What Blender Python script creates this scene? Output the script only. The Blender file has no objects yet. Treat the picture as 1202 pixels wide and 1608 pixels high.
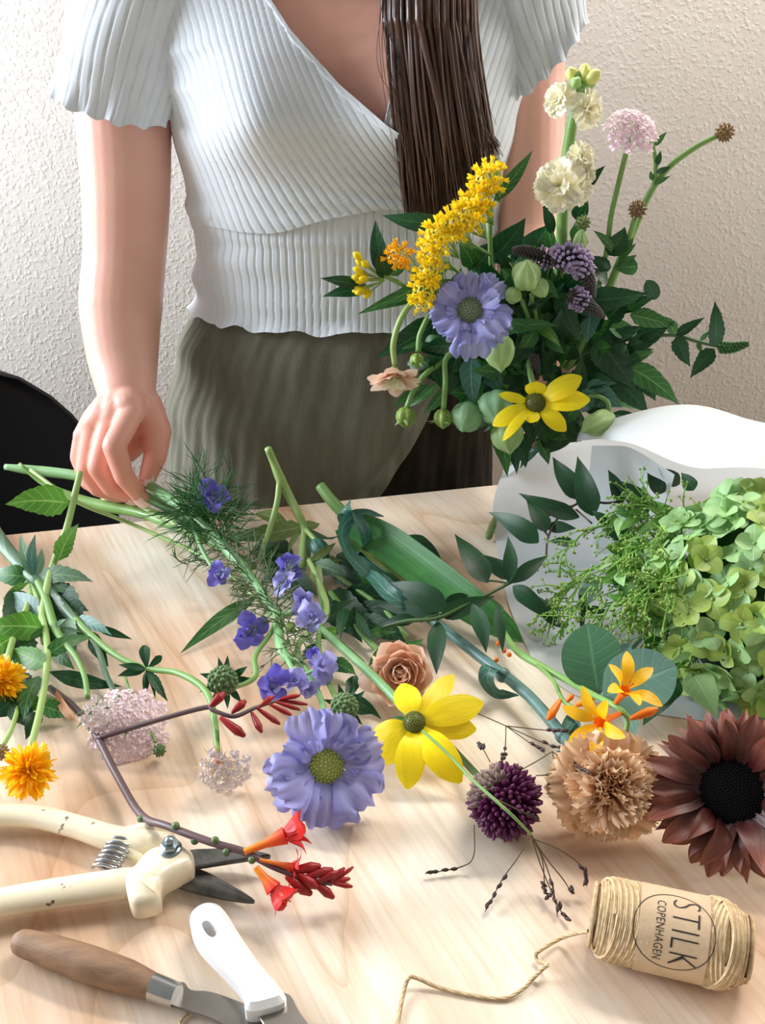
import bpy, bmesh, math, random
from mathutils import Vector, Matrix, Quaternion
rnd = random.Random(7)
PI = math.pi
SC = bpy.context.scene
COL = SC.collection
V = Vector

def lin(c):
    c = c / 255.0
    return c / 12.92 if c <= 0.04045 else ((c + 0.055) / 1.055) ** 2.4
def S(r, g, b): return (lin(r), lin(g), lin(b), 1.0)

# ------------------------------------------------------------------ camera
F = 1560.0
PITCH = math.radians(29)
CAM = V((0, 0, 1.31))
TZ = 0.85                      # table top height
cam = bpy.data.cameras.new('camera')
cam.sensor_fit = 'VERTICAL'; cam.sensor_height = 36.0; cam.lens = F * 36.0 / 1608.0
cam.clip_start = 0.02
camo = bpy.data.objects.new('camera', cam); COL.objects.link(camo)
camo.location = CAM; camo.rotation_euler = (PI / 2 - PITCH, 0, 0)
SC.camera = camo

# ------------------------------------------------------------------ world, lights, exposure
SC.view_settings.view_transform = 'Standard'
SC.view_settings.look = 'None'
SC.view_settings.gamma = 1.0
SC.view_settings.use_curve_mapping = False
SC.view_settings.exposure = 0.13
world = bpy.data.worlds.new('room_light'); SC.world = world
world.use_nodes = True
bg = world.node_tree.nodes['Background']
bg.inputs[0].default_value = S(250, 246, 240); bg.inputs[1].default_value = 0.35
def area(name, loc, target, size, sizey, power, col):
    l = bpy.data.lights.new(name, 'AREA'); l.shape = 'RECTANGLE'
    l.size = size; l.size_y = sizey; l.energy = power; l.color = col[:3]
    o = bpy.data.objects.new(name, l); COL.objects.link(o); o.location = loc
    o.rotation_euler = (V(target) - V(loc)).to_track_quat('-Z', 'Y').to_euler()
    return o
area('window_daylight', (-2.2, 0.86, 1.65), (0.0, 0.38, 0.80), 1.0, 1.3, 96, S(236, 244, 255))
area('overhead_fill', (0.62, 1.30, 2.4), (0.58, 1.20, 0.0), 1.0, 0.25, 27, S(255, 249, 242))  # added fill from overhead, brightens the right of the wall and the table
area('right_wall_fill', (2.1, 1.12, 1.5), (0.45, 1.46, 0.95), 0.5, 1.0, 20, S(255, 250, 244))  # added fill aimed at the back wall to lift its right side

# ------------------------------------------------------------------ points in the room
CP, SP = math.cos(PITCH), math.sin(PITCH)
def ray(u, v):
    a = (u - 601.0) / F; b = (v - 804.0) / F
    return V((a, CP - b * SP, -(SP + b * CP)))
def T(u, v, h=0.0):            # a point h metres above the table top
    d = ray(u, v); return CAM + d * ((TZ + h - CAM.z) / d.z)
def P(u, v, y):                # a point at distance y into the room
    d = ray(u, v); return CAM + d * (y / d.y)
def scale_at(p):               # pixels per metre at a point
    q = V(p) - CAM
    return F / max(0.05, q.y * CP - q.z * SP)
def ts(s):                     # 'u v h(cm), ...' on the table
    out = []
    for it in s.split(','):
        a = [float(x) for x in it.split()]
        out.append(T(a[0], a[1], (a[2] if len(a) > 2 else 0.3) / 100))
    return out
def ys(s, y0=0.0):             # 'u v y(cm), ...' upright, y in cm
    out = []
    for it in s.split(','):
        a = [float(x) for x in it.split()]
        out.append(P(a[0], a[1], a[2] / 100 + y0))
    return out

# ------------------------------------------------------------------ materials
MATS = {}
def nd(nt, t, **kw):
    n = nt.nodes.new(t)
    for k, v in kw.items():
        if k in n.inputs: n.inputs[k].default_value = v
        else: setattr(n, k, v)
    return n
def mat(name, col, col2=None, rough=0.5, scale=25.0, bump=0.0, bscale=180.0, trans=0.0, metal=0.0, spec=0.5,
        coat=0.0, sss=0.0, veins=None, tip=None, streak=0.0, edge=None, vary=0.0, stretch=(1, 1, 1), alpha=1.0, sheen=0.0, contrast=0.25):
    """col/col2 mottled by noise; with UVs (u along, v across): veins = lighter midrib and side veins, tip = colour at the far end,
    streak = fine lines along the petal, edge = rim colour."""
    m = bpy.data.materials.new(name); m.use_nodes = True; MATS[name] = m
    nt = m.node_tree; L = nt.links
    bs = nt.nodes['Principled BSDF']; out = nt.nodes['Material Output']
    bs.inputs['Roughness'].default_value = rough; bs.inputs['Metallic'].default_value = metal
    bs.inputs['Specular IOR Level'].default_value = spec
    bs.inputs['Coat Weight'].default_value = coat
    if sheen: bs.inputs['Sheen Weight'].default_value = sheen
    if sss:
        bs.inputs['Subsurface Weight'].default_value = sss
        bs.inputs['Subsurface Radius'].default_value = (0.012, 0.005, 0.003); bs.inputs['Subsurface Scale'].default_value = 0.6
    tc = nd(nt, 'ShaderNodeTexCoord')
    mp = nd(nt, 'ShaderNodeMapping'); mp.inputs['Scale'].default_value = stretch
    L.new(tc.outputs['Object'], mp.inputs[0])
    nz = nd(nt, 'ShaderNodeTexNoise', Scale=scale, Detail=5.0, Roughness=0.6)
    L.new(mp.outputs[0], nz.inputs['Vector'])
    rp = nd(nt, 'ShaderNodeMapRange'); rp.inputs[1].default_value = 0.5 - contrast; rp.inputs[2].default_value = 0.5 + contrast
    L.new(nz.outputs[0], rp.inputs[0])
    def mix(fac, a, b, mode='MIX'):
        n = nd(nt, 'ShaderNodeMix', data_type='RGBA', blend_type=mode)
        for sock, x in ((n.inputs[0], fac), (n.inputs[6], a), (n.inputs[7], b)):
            if hasattr(x, 'links'): L.new(x, sock)
            else: sock.default_value = x
        return n.outputs[2]
    c = mix(rp.outputs[0], col, col2 or col)
    uvsep = None
    def uv():
        nonlocal uvsep
        if uvsep is None:
            s = nd(nt, 'ShaderNodeSeparateXYZ'); L.new(tc.outputs['UV'], s.inputs[0]); uvsep = s
        return uvsep.outputs[0], uvsep.outputs[1]
    def math_(op, a, b=0.0, cl=False):
        n = nd(nt, 'ShaderNodeMath', operation=op, use_clamp=cl)
        for sock, x in ((n.inputs[0], a), (n.inputs[1], b)):
            if hasattr(x, 'links'): L.new(x, sock)
            else: sock.default_value = x
        return n.outputs[0]
    if tip is not None:
        u, v = uv()
        c = mix(math_('POWER', u, 1.6), c, tip)
    if edge is not None:
        u, v = uv()
        e = math_('MULTIPLY', math_('ABSOLUTE', math_('SUBTRACT', v, 0.5)), 2.0)
        c = mix(math_('POWER', e, 3.0, True), c, edge)
    hgt = None
    if streak:
        u, v = uv()
        cb = nd(nt, 'ShaderNodeCombineXYZ'); L.new(math_('MULTIPLY', u, 1.2), cb.inputs[0]); L.new(math_('MULTIPLY', v, 16.0), cb.inputs[1])
        n2 = nd(nt, 'ShaderNodeTexNoise', Scale=1.5, Detail=3.0); L.new(cb.outputs[0], n2.inputs['Vector'])
        r2 = nd(nt, 'ShaderNodeMapRange'); r2.inputs[1].default_value = 0.35; r2.inputs[2].default_value = 0.65
        r2.inputs[3].default_value = 1.0 - streak; r2.inputs[4].default_value = 1.0 + streak * 0.4
        L.new(n2.outputs[0], r2.inputs[0])
        cc = nd(nt, 'ShaderNodeCombineXYZ')
        for k in range(3): L.new(r2.outputs[0], cc.inputs[k])
        c = mix(1.0, c, cc.outputs[0], 'MULTIPLY'); hgt = n2.outputs[0]
    if veins is not None:
        u, v = uv()
        a = math_('ABSOLUTE', math_('SUBTRACT', v, 0.5))
        mid = math_('SUBTRACT', 1.0, math_('MULTIPLY', a, 22.0), True)
        fr = math_('FRACT', math_('ADD', math_('MULTIPLY', u, 7.0), math_('MULTIPLY', a, -2.6)))
        sd = math_('SUBTRACT', 1.0, math_('MULTIPLY', math_('ABSOLUTE', math_('SUBTRACT', fr, 0.5)), 9.0), True)
        vv = math_('MAXIMUM', mid, math_('MULTIPLY', sd, 0.45))
        c = mix(vv, c, veins); hgt = math_('SUBTRACT', 1.0, vv)
    if vary:
        oi = nd(nt, 'ShaderNodeObjectInfo')
        hs = nd(nt, 'ShaderNodeHueSaturation')
        r3 = nd(nt, 'ShaderNodeMapRange'); r3.inputs[3].default_value = 1 - vary; r3.inputs[4].default_value = 1 + vary
        L.new(oi.outputs['Random'], r3.inputs[0]); L.new(r3.outputs[0], hs.inputs['Value']); L.new(c, hs.inputs['Color'])
        c = hs.outputs[0]
    L.new(c, bs.inputs['Base Color'])
    if bump or hgt is not None:
        nb = nd(nt, 'ShaderNodeTexNoise', Scale=bscale, Detail=4.0); L.new(mp.outputs[0], nb.inputs['Vector'])
        h = nb.outputs[0] if hgt is None else math_('ADD', math_('MULTIPLY', nb.outputs[0], 0.4), hgt)
        bp = nd(nt, 'ShaderNodeBump', Strength=max(bump, 0.25) if hgt is not None else bump, Distance=0.001)
        L.new(h, bp.inputs['Height']); L.new(bp.outputs[0], bs.inputs['Normal'])
    if trans:
        tr = nd(nt, 'ShaderNodeBsdfTranslucent'); L.new(c, tr.inputs[0])
        ms = nd(nt, 'ShaderNodeMixShader'); ms.inputs[0].default_value = trans
        L.new(bs.outputs[0], ms.inputs[1]); L.new(tr.outputs[0], ms.inputs[2]); L.new(ms.outputs[0], out.inputs[0])
    return m

# ------------------------------------------------------------------ mesh builder
def catmull(pts, k):
    pts = [V(p) for p in pts]
    if k <= 1 or len(pts) < 3: 
        if len(pts) == 2 and k > 1: return [pts[0].lerp(pts[1], i / k) for i in range(k + 1)]
        return pts
    out = []
    n = len(pts)
    for i in range(n - 1):
        p1, p2 = pts[i], pts[i + 1]
        p0 = pts[i - 1] if i > 0 else p1 * 2 - p2
        p3 = pts[i + 2] if i + 2 < n else p2 * 2 - p1
        for j in range(k):
            t = j / k
            out.append(0.5 * ((2 * p1) + (p2 - p0) * t + (2 * p0 - 5 * p1 + 4 * p2 - p3) * t * t + (3 * p1 - p0 - 3 * p2 + p3) * t ** 3))
    out.append(pts[-1]); return out
def cat1(vals, k):
    return [p.x for p in catmull([V((v, 0, 0)) for v in vals], k)]
def frames(pts):
    """tangent, side, up along a path (parallel transport)."""
    n = len(pts); tg = []
    for i in range(n):
        t = pts[min(i + 1, n - 1)] - pts[max(i - 1, 0)]
        tg.append(t.normalized() if t.length > 1e-9 else V((0, 0, 1)))
    ref = V((0, 0, 1)) if abs(tg[0].z) < 0.9 else V((0, 1, 0))
    s = tg[0].cross(ref).normalized(); out = []
    for i in range(n):
        s = (s - tg[i] * s.dot(tg[i]))
        s = s.normalized() if s.length > 1e-9 else tg[i].orthogonal().normalized()
        out.append((tg[i], s, tg[i].cross(s) * -1))
    return out
class MB:
    def __init__(s): s.v = []; s.f = []; s.uv = []
    def grid(s, rows, close=False, uvf=None):
        b = len(s.v); nr, nc = len(rows), len(rows[0])
        for i, r in enumerate(rows):
            for j, p in enumerate(r):
                s.v.append(V(p)); s.uv.append(uvf(i, j) if uvf else (i / max(1, nr - 1), j / max(1, nc - 1)))
        for i in range(nr - 1):
            for j in range(nc if close else nc - 1):
                j2 = (j + 1) % nc
                s.f.append((b + i * nc + j, b + i * nc + j2, b + (i + 1) * nc + j2, b + (i + 1) * nc + j))
        return b
    def tube(s, pts, rad, n=8, k=4, caps=True, flat=None, rot=0.0, round_=False):
        """tube along a smoothed path; rad a number or one per point; flat = ratio of the second radius (number or one per point)."""
        rl = list(rad) if isinstance(rad, (list, tuple)) else [rad] * len(pts)
        fl = list(flat) if isinstance(flat, (list, tuple)) else [flat if flat else 1.0] * len(pts)
        p = catmull(pts, k); m = len(p)
        def rs(l):
            if len(p) == len(l): return l
            q = []
            for i in range(m):
                x = i / (m - 1) * (len(l) - 1); a = int(min(x, len(l) - 2)) if len(l) > 1 else 0
                q.append(l[a] + (l[min(a + 1, len(l) - 1)] - l[a]) * (x - a))
            return q
        rl, fl = rs(rl), rs(fl)
        fr = frames(p); rows = []
        if round_:
            for e in (0.98, 0.8, 0.45):
                c = p[0] - fr[0][0] * rl[0] * e; q = math.sqrt(1 - e * e)
                rows.append([c + (fr[0][1] * math.cos(2 * PI * j / n + rot) + fr[0][2] * math.sin(2 * PI * j / n + rot) * fl[0]) * rl[0] * q for j in range(n)])
        for i in range(m):
            rows.append([p[i] + (fr[i][1] * math.cos(2 * PI * j / n + rot) + fr[i][2] * math.sin(2 * PI * j / n + rot) * fl[i]) * rl[i] for j in range(n)])
        if round_:
            for e in (0.45, 0.8, 0.98):
                c = p[-1] + fr[-1][0] * rl[-1] * e; q = math.sqrt(1 - e * e)
                rows.append([c + (fr[-1][1] * math.cos(2 * PI * j / n + rot) + fr[-1][2] * math.sin(2 * PI * j / n + rot) * fl[-1]) * rl[-1] * q for j in range(n)])
        b = s.grid(rows, close=True)
        if caps:
            s.f.append(tuple(b + j for j in range(n))[::-1]); e = b + (len(rows) - 1) * n
            s.f.append(tuple(e + j for j in range(n)))
        return s
    def lathe(s, prof, M=None, n=16, cap=True, wob=None):
        """prof = [(r, z)...] turned about local z."""
        M = M or Matrix()
        rows = [[M @ V((r * math.cos(2 * PI * j / n) * (wob(j / n, i) if wob else 1), r * math.sin(2 * PI * j / n) * (wob(j / n, i) if wob else 1), z)) for j in range(n)] for i, (r, z) in enumerate(prof)]
        b = s.grid(rows, close=True)
        if cap:
            s.f.append(tuple(b + j for j in range(n))[::-1]); e = b + (len(rows) - 1) * n
            s.f.append(tuple(e + j for j in range(n)))
        return s
    def ball(s, c, r, M=None, n=8, m=6):
        r = r if isinstance(r, (tuple, list)) else (r, r, r)
        R = M or Matrix()
        rows = []
        for i in range(m + 1):
            a = PI * (0.03 + 0.94 * i / m)
            rows.append([V(c) + R @ V((r[0] * math.sin(a) * math.cos(2 * PI * j / n), r[1] * math.sin(a) * math.sin(2 * PI * j / n), -r[2] * math.cos(a))) for j in range(n)])
        b = s.grid(rows, close=True)
        s.f.append(tuple(b + j for j in range(n))[::-1]); e = b + m * n
        s.f.append(tuple(e + j for j in range(n)))
        return s
    def box(s, lo, hi, M=None):
        M = M or Matrix(); b = len(s.v)
        for x in (lo[0], hi[0]):
            for y in (lo[1], hi[1]):
                for z in (lo[2], hi[2]): s.v.append(M @ V((x, y, z))); s.uv.append((0, 0))
        for f in ((0, 1, 3, 2), (4, 6, 7, 5), (0, 4, 5, 1), (2, 3, 7, 6), (0, 2, 6, 4), (1, 5, 7, 3)):
            s.f.append(tuple(b + i for i in f))
        return s
    def extrude(s, outline, z0, z1, M=None, bev=0.0):
        """closed 2-D outline pulled from z0 to z1, edges eased by bev."""
        M = M or Matrix(); n = len(outline)
        if sum(outline[i - 1][0] * outline[i][1] - outline[i][0] * outline[i - 1][1] for i in range(n)) < 0: outline = outline[::-1]
        c = V((sum(p[0] for p in outline) / n, sum(p[1] for p in outline) / n))
        def inset(d):
            out = []
            for i in range(n):
                a, q, e = V(outline[i - 1]), V(outline[i]), V(outline[(i + 1) % n])
                t = (e - a); nn = V((-t.y, t.x)); nn = nn.normalized() if nn.length > 1e-9 else V((0, 0))
                out.append(q + nn * d)
            return out
        area2 = sum(outline[i - 1][0] * outline[i][1] - outline[i][0] * outline[i - 1][1] for i in range(n))
        sg = 1 if area2 > 0 else -1
        rings = [(bev, z0), (0, z0 + bev), (0, z1 - bev), (bev, z1)] if bev else [(0, z0), (0, z1)]
        rows = [[M @ V((q.x, q.y, z)) for q in inset(sg * d)] for d, z in rings]
        b = s.grid(rows, close=True)
        s.f.append(tuple(b + j for j in range(n))[::-1]); e = b + (len(rows) - 1) * n
        s.f.append(tuple(e + j for j in range(n)))
        return s
    def mesh(s, name, m, origin=V((0, 0, 0)), sharp=None):
        me = bpy.data.meshes.new(name)
        me.from_pydata([tuple(p - origin) for p in s.v], [], s.f)
        uvl = me.uv_layers.new(name='UVMap')
        idx = [0] * len(me.loops); me.loops.foreach_get('vertex_index', idx)
        flat = []
        for i in idx: flat.extend(s.uv[i])
        uvl.data.foreach_set('uv', flat)
        me.polygons.foreach_set('use_smooth', [True] * len(me.polygons))
        if m: me.materials.append(m)
        if sharp is not None: me.set_sharp_from_angle(angle=math.radians(sharp))
        me.update(); return me

# ------------------------------------------------------------------ objects
W = {}                                     # world matrix of every object built
def tag(o, label=None, cat=None, group=None, kind=None):
    if label: o['label'] = label
    if cat: o['category'] = cat
    if group: o['group'] = group
    if kind: o['kind'] = kind
    return o
def put(name, me, M, par=None):
    o = bpy.data.objects.new(name, me); COL.objects.link(o)
    if par is not None:
        o.parent = par; o.matrix_basis = W[par.name].inverted() @ M
    else: o.matrix_basis = M
    W[o.name] = M.copy()
    return o
def thing(name, label, cat, loc=(0, 0, 0), group=None):
    return tag(put(name, None, Matrix.Translation(V(loc))), label, cat, group)
def part(name, mb, m, par=None, sharp=None, kind=None, label=None):
    """mb holds world coordinates; the object's origin goes to their middle."""
    lo = V([min(p[i] for p in mb.v) for i in range(3)]); hi = V([max(p[i] for p in mb.v) for i in range(3)])
    c = (lo + hi) / 2
    o = put(name, mb.mesh(name, m, c, sharp), Matrix.Translation(c), par)
    return tag(o, label=label, kind=kind)
def facing(pos, n, roll=0.0, sc=1.0):
    """matrix at pos whose local z looks along n."""
    q = V(n).normalized().to_track_quat('Z', 'Y')
    return Matrix.Translation(V(pos)) @ q.to_matrix().to_4x4() @ Matrix.Rotation(roll, 4, 'Z') @ Matrix.Scale(sc, 4)
def tocam(p): return (CAM - V(p)).normalized()

# ------------------------------------------------------------------ leaves and petals
PROF = {
 'lance': [0.06, 0.55, 0.9, 1.0, 0.93, 0.75, 0.5, 0.25, 0.0],
 'ovate': [0.1, 0.8, 1.0, 0.97, 0.85, 0.68, 0.45, 0.2, 0.0],
 'heart': [0.25, 0.95, 1.0, 0.93, 0.8, 0.62, 0.42, 0.2, 0.0],
 'obov': [0.16, 0.3, 0.5, 0.7, 0.88, 0.98, 1.0, 0.8, 0.25],
 'petal': [0.22, 0.5, 0.78, 0.95, 1.0, 0.97, 0.85, 0.6, 0.12],
 'round': [0.2, 0.7, 0.92, 1.0, 1.0, 0.95, 0.82, 0.58, 0.1],
 'strap': [0.7, 0.9, 1.0, 1.0, 0.97, 0.9, 0.75, 0.45, 0.0],
 'line': [0.6, 0.9, 1.0, 1.0, 0.95, 0.85, 0.65, 0.4, 0.05],
 'fan': [0.1, 0.25, 0.42, 0.6, 0.76, 0.9, 1.0, 1.0, 0.85],
 'spoon': [0.3, 0.34, 0.4, 0.5, 0.66, 0.85, 1.0, 0.85, 0.2],
}
def prof_at(name, t):
    p = PROF[name]; x = t * (len(p) - 1); a = min(int(x), len(p) - 2)
    return p[a] + (p[a + 1] - p[a]) * (x - a)
def blade(path, w, N, prof='lance', fold=0.15, tooth=0.0, nt=9, wave=0.0, nw=3, cup=0.0, twist=0.0, mb=None, na=12, nc=4, ph=0.0, frill=0.0, nf=3.0, jag=0.0):
    """leaf blade along path (points), half width w, facing N; fold lifts the edges in a V, cup curves them, tooth notches, wave ruffles."""
    p = catmull(path, max(2, na // max(1, len(path) - 1))); m = len(p); rows = []
    N = V(N).normalized()
    for i in range(m):
        t = i / (m - 1)
        tg = (p[min(i + 1, m - 1)] - p[max(i - 1, 0)]).normalized()
        sd = tg.cross(N)
        sd = sd.normalized() if sd.length > 1e-6 else tg.orthogonal()
        up = sd.cross(tg)
        if twist:
            q = Quaternion(tg, twist * t); sd = q @ sd; up = q @ up
        ww = w * prof_at(prof, t)
        if tooth: 
            fr = (t * nt) % 1.0
            ww *= 1.0 - tooth * (fr if t < 0.95 else 0.3)
        r = []
        for j in range(nc + 1):
            x = 2.0 * j / nc - 1
            z = fold * abs(x) * ww + cup * x * x * ww
            z += wave * w * math.sin(t * nw * 2 * PI + ph + (0 if x > 0 else 1.7)) * abs(x) ** 1.3
            if frill and t > 0.3:
                g = ((t - 0.3) / 0.7) ** 1.4
                z += frill * w * g * (math.sin(x * nf * PI + ph) + 0.5 * math.sin(x * nf * 2.1 * PI + ph * 2.3))
                r.append(p[i] + sd * (x * ww) + up * z + tg * (jag * w * g * math.sin(x * nf * 2.7 * PI + ph * 1.7) - 0.22 * w * g * x * x))
            else: r.append(p[i] + sd * (x * ww) + up * z)
        rows.append(r)
    mb = mb or MB(); mb.grid(rows); return mb
def arch(A, B, N, bend=0.1, side=0.0):
    A, B, N = V(A), V(B), V(N).normalized()
    d = B - A; s = d.cross(N); s = s.normalized() if s.length > 1e-9 else V((1, 0, 0))
    return [A, A.lerp(B, 0.33) + N * d.length * bend + s * d.length * side, A.lerp(B, 0.68) + N * d.length * bend * 0.9 + s * d.length * side, B]
def leaf(par, A, B, wpx, m, N=None, bend=0.08, side=0.0, name='leaf', **kw):
    """a leaf from A to B (world), half width in photo pixels."""
    A, B = V(A), V(B)
    if N is None: N = tocam(A.lerp(B, 0.5)) + V((rnd.uniform(-.35, .35), rnd.uniform(-.2, .2), rnd.uniform(0, .5)))
    w = wpx / scale_at(A.lerp(B, 0.5))
    return part(name, blade(arch(A, B, N, bend, side), w, N, **kw), m, par)
def stem(par, pts, r, m, name='stem', n=8, k=5, **kw):
    return part(name, MB().tube(pts, r, n=n, k=k, **kw), m, par)
# ================================================================== SETTING
def wall_material():
    m = mat('rough_plaster', S(232, 227, 219), S(224, 218, 210), rough=0.85, scale=9, spec=0.25)
    nt = m.node_tree; L = nt.links; bs = nt.nodes['Principled BSDF']
    tc = nt.nodes['Texture Coordinate']
    n1 = nd(nt, 'ShaderNodeTexNoise', Scale=210.0, Detail=1.0, Roughness=0.4)
    n2 = nd(nt, 'ShaderNodeTexVoronoi', Scale=150.0, feature='SMOOTH_F1'); n2.inputs['Smoothness'].default_value = 0.6
    L.new(tc.outputs['Object'], n1.inputs['Vector']); L.new(tc.outputs['Object'], n2.inputs['Vector'])
    r = nd(nt, 'ShaderNodeMapRange'); r.inputs[1].default_value = 0.5; r.inputs[2].default_value = 0.72
    L.new(n1.outputs[0], r.inputs[0])
    a = nd(nt, 'ShaderNodeMath', operation='MULTIPLY_ADD'); L.new(n2.outputs[0], a.inputs[0]); a.inputs[1].default_value = -0.5
    L.new(r.outputs[0], a.inputs[2])
    bp = nd(nt, 'ShaderNodeBump', Strength=0.34, Distance=0.0019); L.new(a.outputs[0], bp.inputs['Height'])
    L.new(bp.outputs[0], bs.inputs['Normal'])
    return m
o = part('wall_back', MB().box((-2.2, 1.46, 0), (2.2, 1.56, 2.6)), wall_material()); o['kind'] = 'structure'
o = part('floor', MB().box((-2.2, -1.6, -0.1), (2.2, 1.56, 0)), mat('floor_boards', S(168, 150, 130), S(150, 132, 112), rough=0.5, scale=6, stretch=(1, 8, 1))); o['kind'] = 'structure'
o = part('baseboard_back', MB().box((-2.2, 1.445, 0), (2.2, 1.46, 0.08)), mat('white_paint', S(235, 232, 226), rough=0.5)); o['kind'] = 'structure'

# ------------------------------------------------------------------ the table
def ply_material():
    m = bpy.data.materials.new('plywood'); m.use_nodes = True
    nt = m.node_tree; L = nt.links; bs = nt.nodes['Principled BSDF']
    bs.inputs['Roughness'].default_value = 0.55; bs.inputs['Specular IOR Level'].default_value = 0.3
    tc = nd(nt, 'ShaderNodeTexCoord')
    mp = nd(nt, 'ShaderNodeMapping'); mp.inputs['Rotation'].default_value = (0, 0, math.radians(-27)); L.new(tc.outputs['Object'], mp.inputs[0])
    def noise(sx, sy, sc, det=4, rough=0.55, dist=0.0):
        q = nd(nt, 'ShaderNodeMapping'); q.inputs['Scale'].default_value = (sx, sy, 1); L.new(mp.outputs[0], q.inputs[0])
        n = nd(nt, 'ShaderNodeTexNoise', Scale=sc, Detail=det, Roughness=rough, Distortion=dist); L.new(q.outputs[0], n.inputs['Vector']); return n.outputs[0]
    def ramp(x, stops):
        r = nd(nt, 'ShaderNodeValToRGB'); e = r.color_ramp.elements
        for i, (p, c) in enumerate(stops):
            if i < 2: e[i].position = p; e[i].color = c
            else: k = e.new(p); k.color = c
        L.new(x, r.inputs[0]); return r.outputs[0]
    def mixc(fac, a, b, mode='MIX'):
        n = nd(nt, 'ShaderNodeMix', data_type='RGBA', blend_type=mode)
        for sock, x in ((n.inputs[0], fac), (n.inputs[6], a), (n.inputs[7], b)):
            if hasattr(x, 'links'): L.new(x, sock)
            else: sock.default_value = x
        return n.outputs[2]
    # broad cathedral figure: contour bands of a stretched noise
    big = noise(1.0, 0.22, 7.0, 2, 0.4, 0.6)
    ml = nd(nt, 'ShaderNodeMath', operation='MULTIPLY'); L.new(big, ml.inputs[0]); ml.inputs[1].default_value = 7.0
    fr = nd(nt, 'ShaderNodeMath', operation='FRACT'); L.new(ml.outputs[0], fr.inputs[0])
    figure = ramp(fr.outputs[0], [(0.0, S(216, 192, 164)), (0.14, S(234, 219, 198)), (0.6, S(243, 233, 216)), (0.92, S(230, 210, 186))])
    blot = ramp(noise(1.0, 0.4, 9.0, 3, 0.5), [(0.42, S(255, 255, 255)), (0.66, S(218, 188, 166))])
    c = mixc(0.9, figure, blot, 'MULTIPLY')
    fine = ramp(noise(1.0, 0.05, 260.0, 3, 0.6), [(0.3, S(226, 214, 198)), (0.55, S(255, 255, 255))])
    c = mixc(0.5, c, fine, 'MULTIPLY')
    L.new(c, bs.inputs['Base Color'])
    bp = nd(nt, 'ShaderNodeBump', Strength=0.25, Distance=0.0006); L.new(noise(1.0, 0.06, 300.0, 3), bp.inputs['Height']); L.new(bp.outputs[0], bs.inputs['Normal'])
    return m
TA = math.atan2(0.097, 0.448)
TM = Matrix.Translation((-0.341, 0.787, 0)) @ Matrix.Rotation(TA, 4, 'Z')      # x along the far edge, -y towards the camera
table = thing('work_table', 'pale plywood work table with wavy wood grain under the cut flowers', 'table', TM @ V((0.3, -0.4, 0)))
ply = ply_material()
bmx = MB().box((-0.42, -0.78, TZ - 0.024), (1.1, 0.0, TZ), TM)
part('tabletop', bmx, ply, table, sharp=30)
legm = mat('leg_wood', S(196, 170, 132), S(182, 152, 114), rough=0.55, scale=14, stretch=(6, 6, 0.6))
for x in (-0.36, 1.02):
    for y in (-0.70, -0.08):
        part('leg', MB().box((x - 0.022, y - 0.022, 0), (x + 0.022, y + 0.022, TZ - 0.0235), TM), legm, table, sharp=30)
part('apron', MB().box((-0.34, -0.085, TZ - 0.10), (1.0, -0.065, TZ - 0.0235), TM), legm, table, sharp=30)
part('apron', MB().box((-0.34, -0.715, TZ - 0.10), (1.0, -0.695, TZ - 0.0235), TM), legm, table, sharp=30)

# ------------------------------------------------------------------ black shell chair behind the table
blk = mat('black_shell', S(7, 7, 8), S(5, 5, 6), rough=0.4, spec=0.12)
chair = thing('shell_chair', 'black moulded shell chair with rounded back against the pale wall', 'chair', (-0.60, 1.12, 0))
rows = []
for i in range(17):
    t = i / 16.0; z = 0.47 + 0.385 * t
    w = 0.225 * math.sqrt(max(0.0, 1 - max(0.0, (t - 0.35) / 0.65) ** 2.6)) if t > 0.35 else 0.225 - 0.03 * (0.35 - t)
    w = max(w, 0.002)
    r = []
    for j in range(13):
        x = 2 * j / 12.0 - 1
        r.append(V((-0.585 + w * x, 1.20 + 0.07 * t - 0.06 * x * x * (1 - 0.3 * t), z)))
    rows.append(r)
def thick(rows, d):
    n = len(rows); mb = MB()
    back = [[p + d for p in r] for r in rows]
    mb.grid(rows); mb.grid([r[::-1] for r in back])
    loop = lambda R: R[0] + [r[-1] for r in R[1:]] + R[-1][::-1][1:] + [r[0] for r in R[::-1]][1:-1]
    a, b = loop(rows), loop(back)
    mb.grid([b, a], close=True); return mb
part('backrest', thick(rows, V((0, 0.008, 0))), blk, chair)
rows = [[V((-0.585 + (0.215 - 0.02 * (1 - t)) * (2 * j / 12.0 - 1), 0.80 + 0.40 * t, 0.455 + 0.018 * (2 * j / 12.0 - 1) ** 2 + 0.03 * (t - 0.5) ** 2 * 4 * (1 if t > 0.5 else -0.6))) for j in range(13)] for t in [k / 10 for k in range(11)]]
part('seat', thick(rows, V((0, 0, -0.010))), blk, chair)
for sx in (-1, 1):
    for yy, y2 in ((0.88, 0.83), (1.12, 1.18)):
        part('leg', MB().tube([(-0.585 + sx * 0.13, yy, 0.455), (-0.585 + sx * 0.20, y2, 0.0)], 0.009, n=10), blk, chair)

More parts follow.
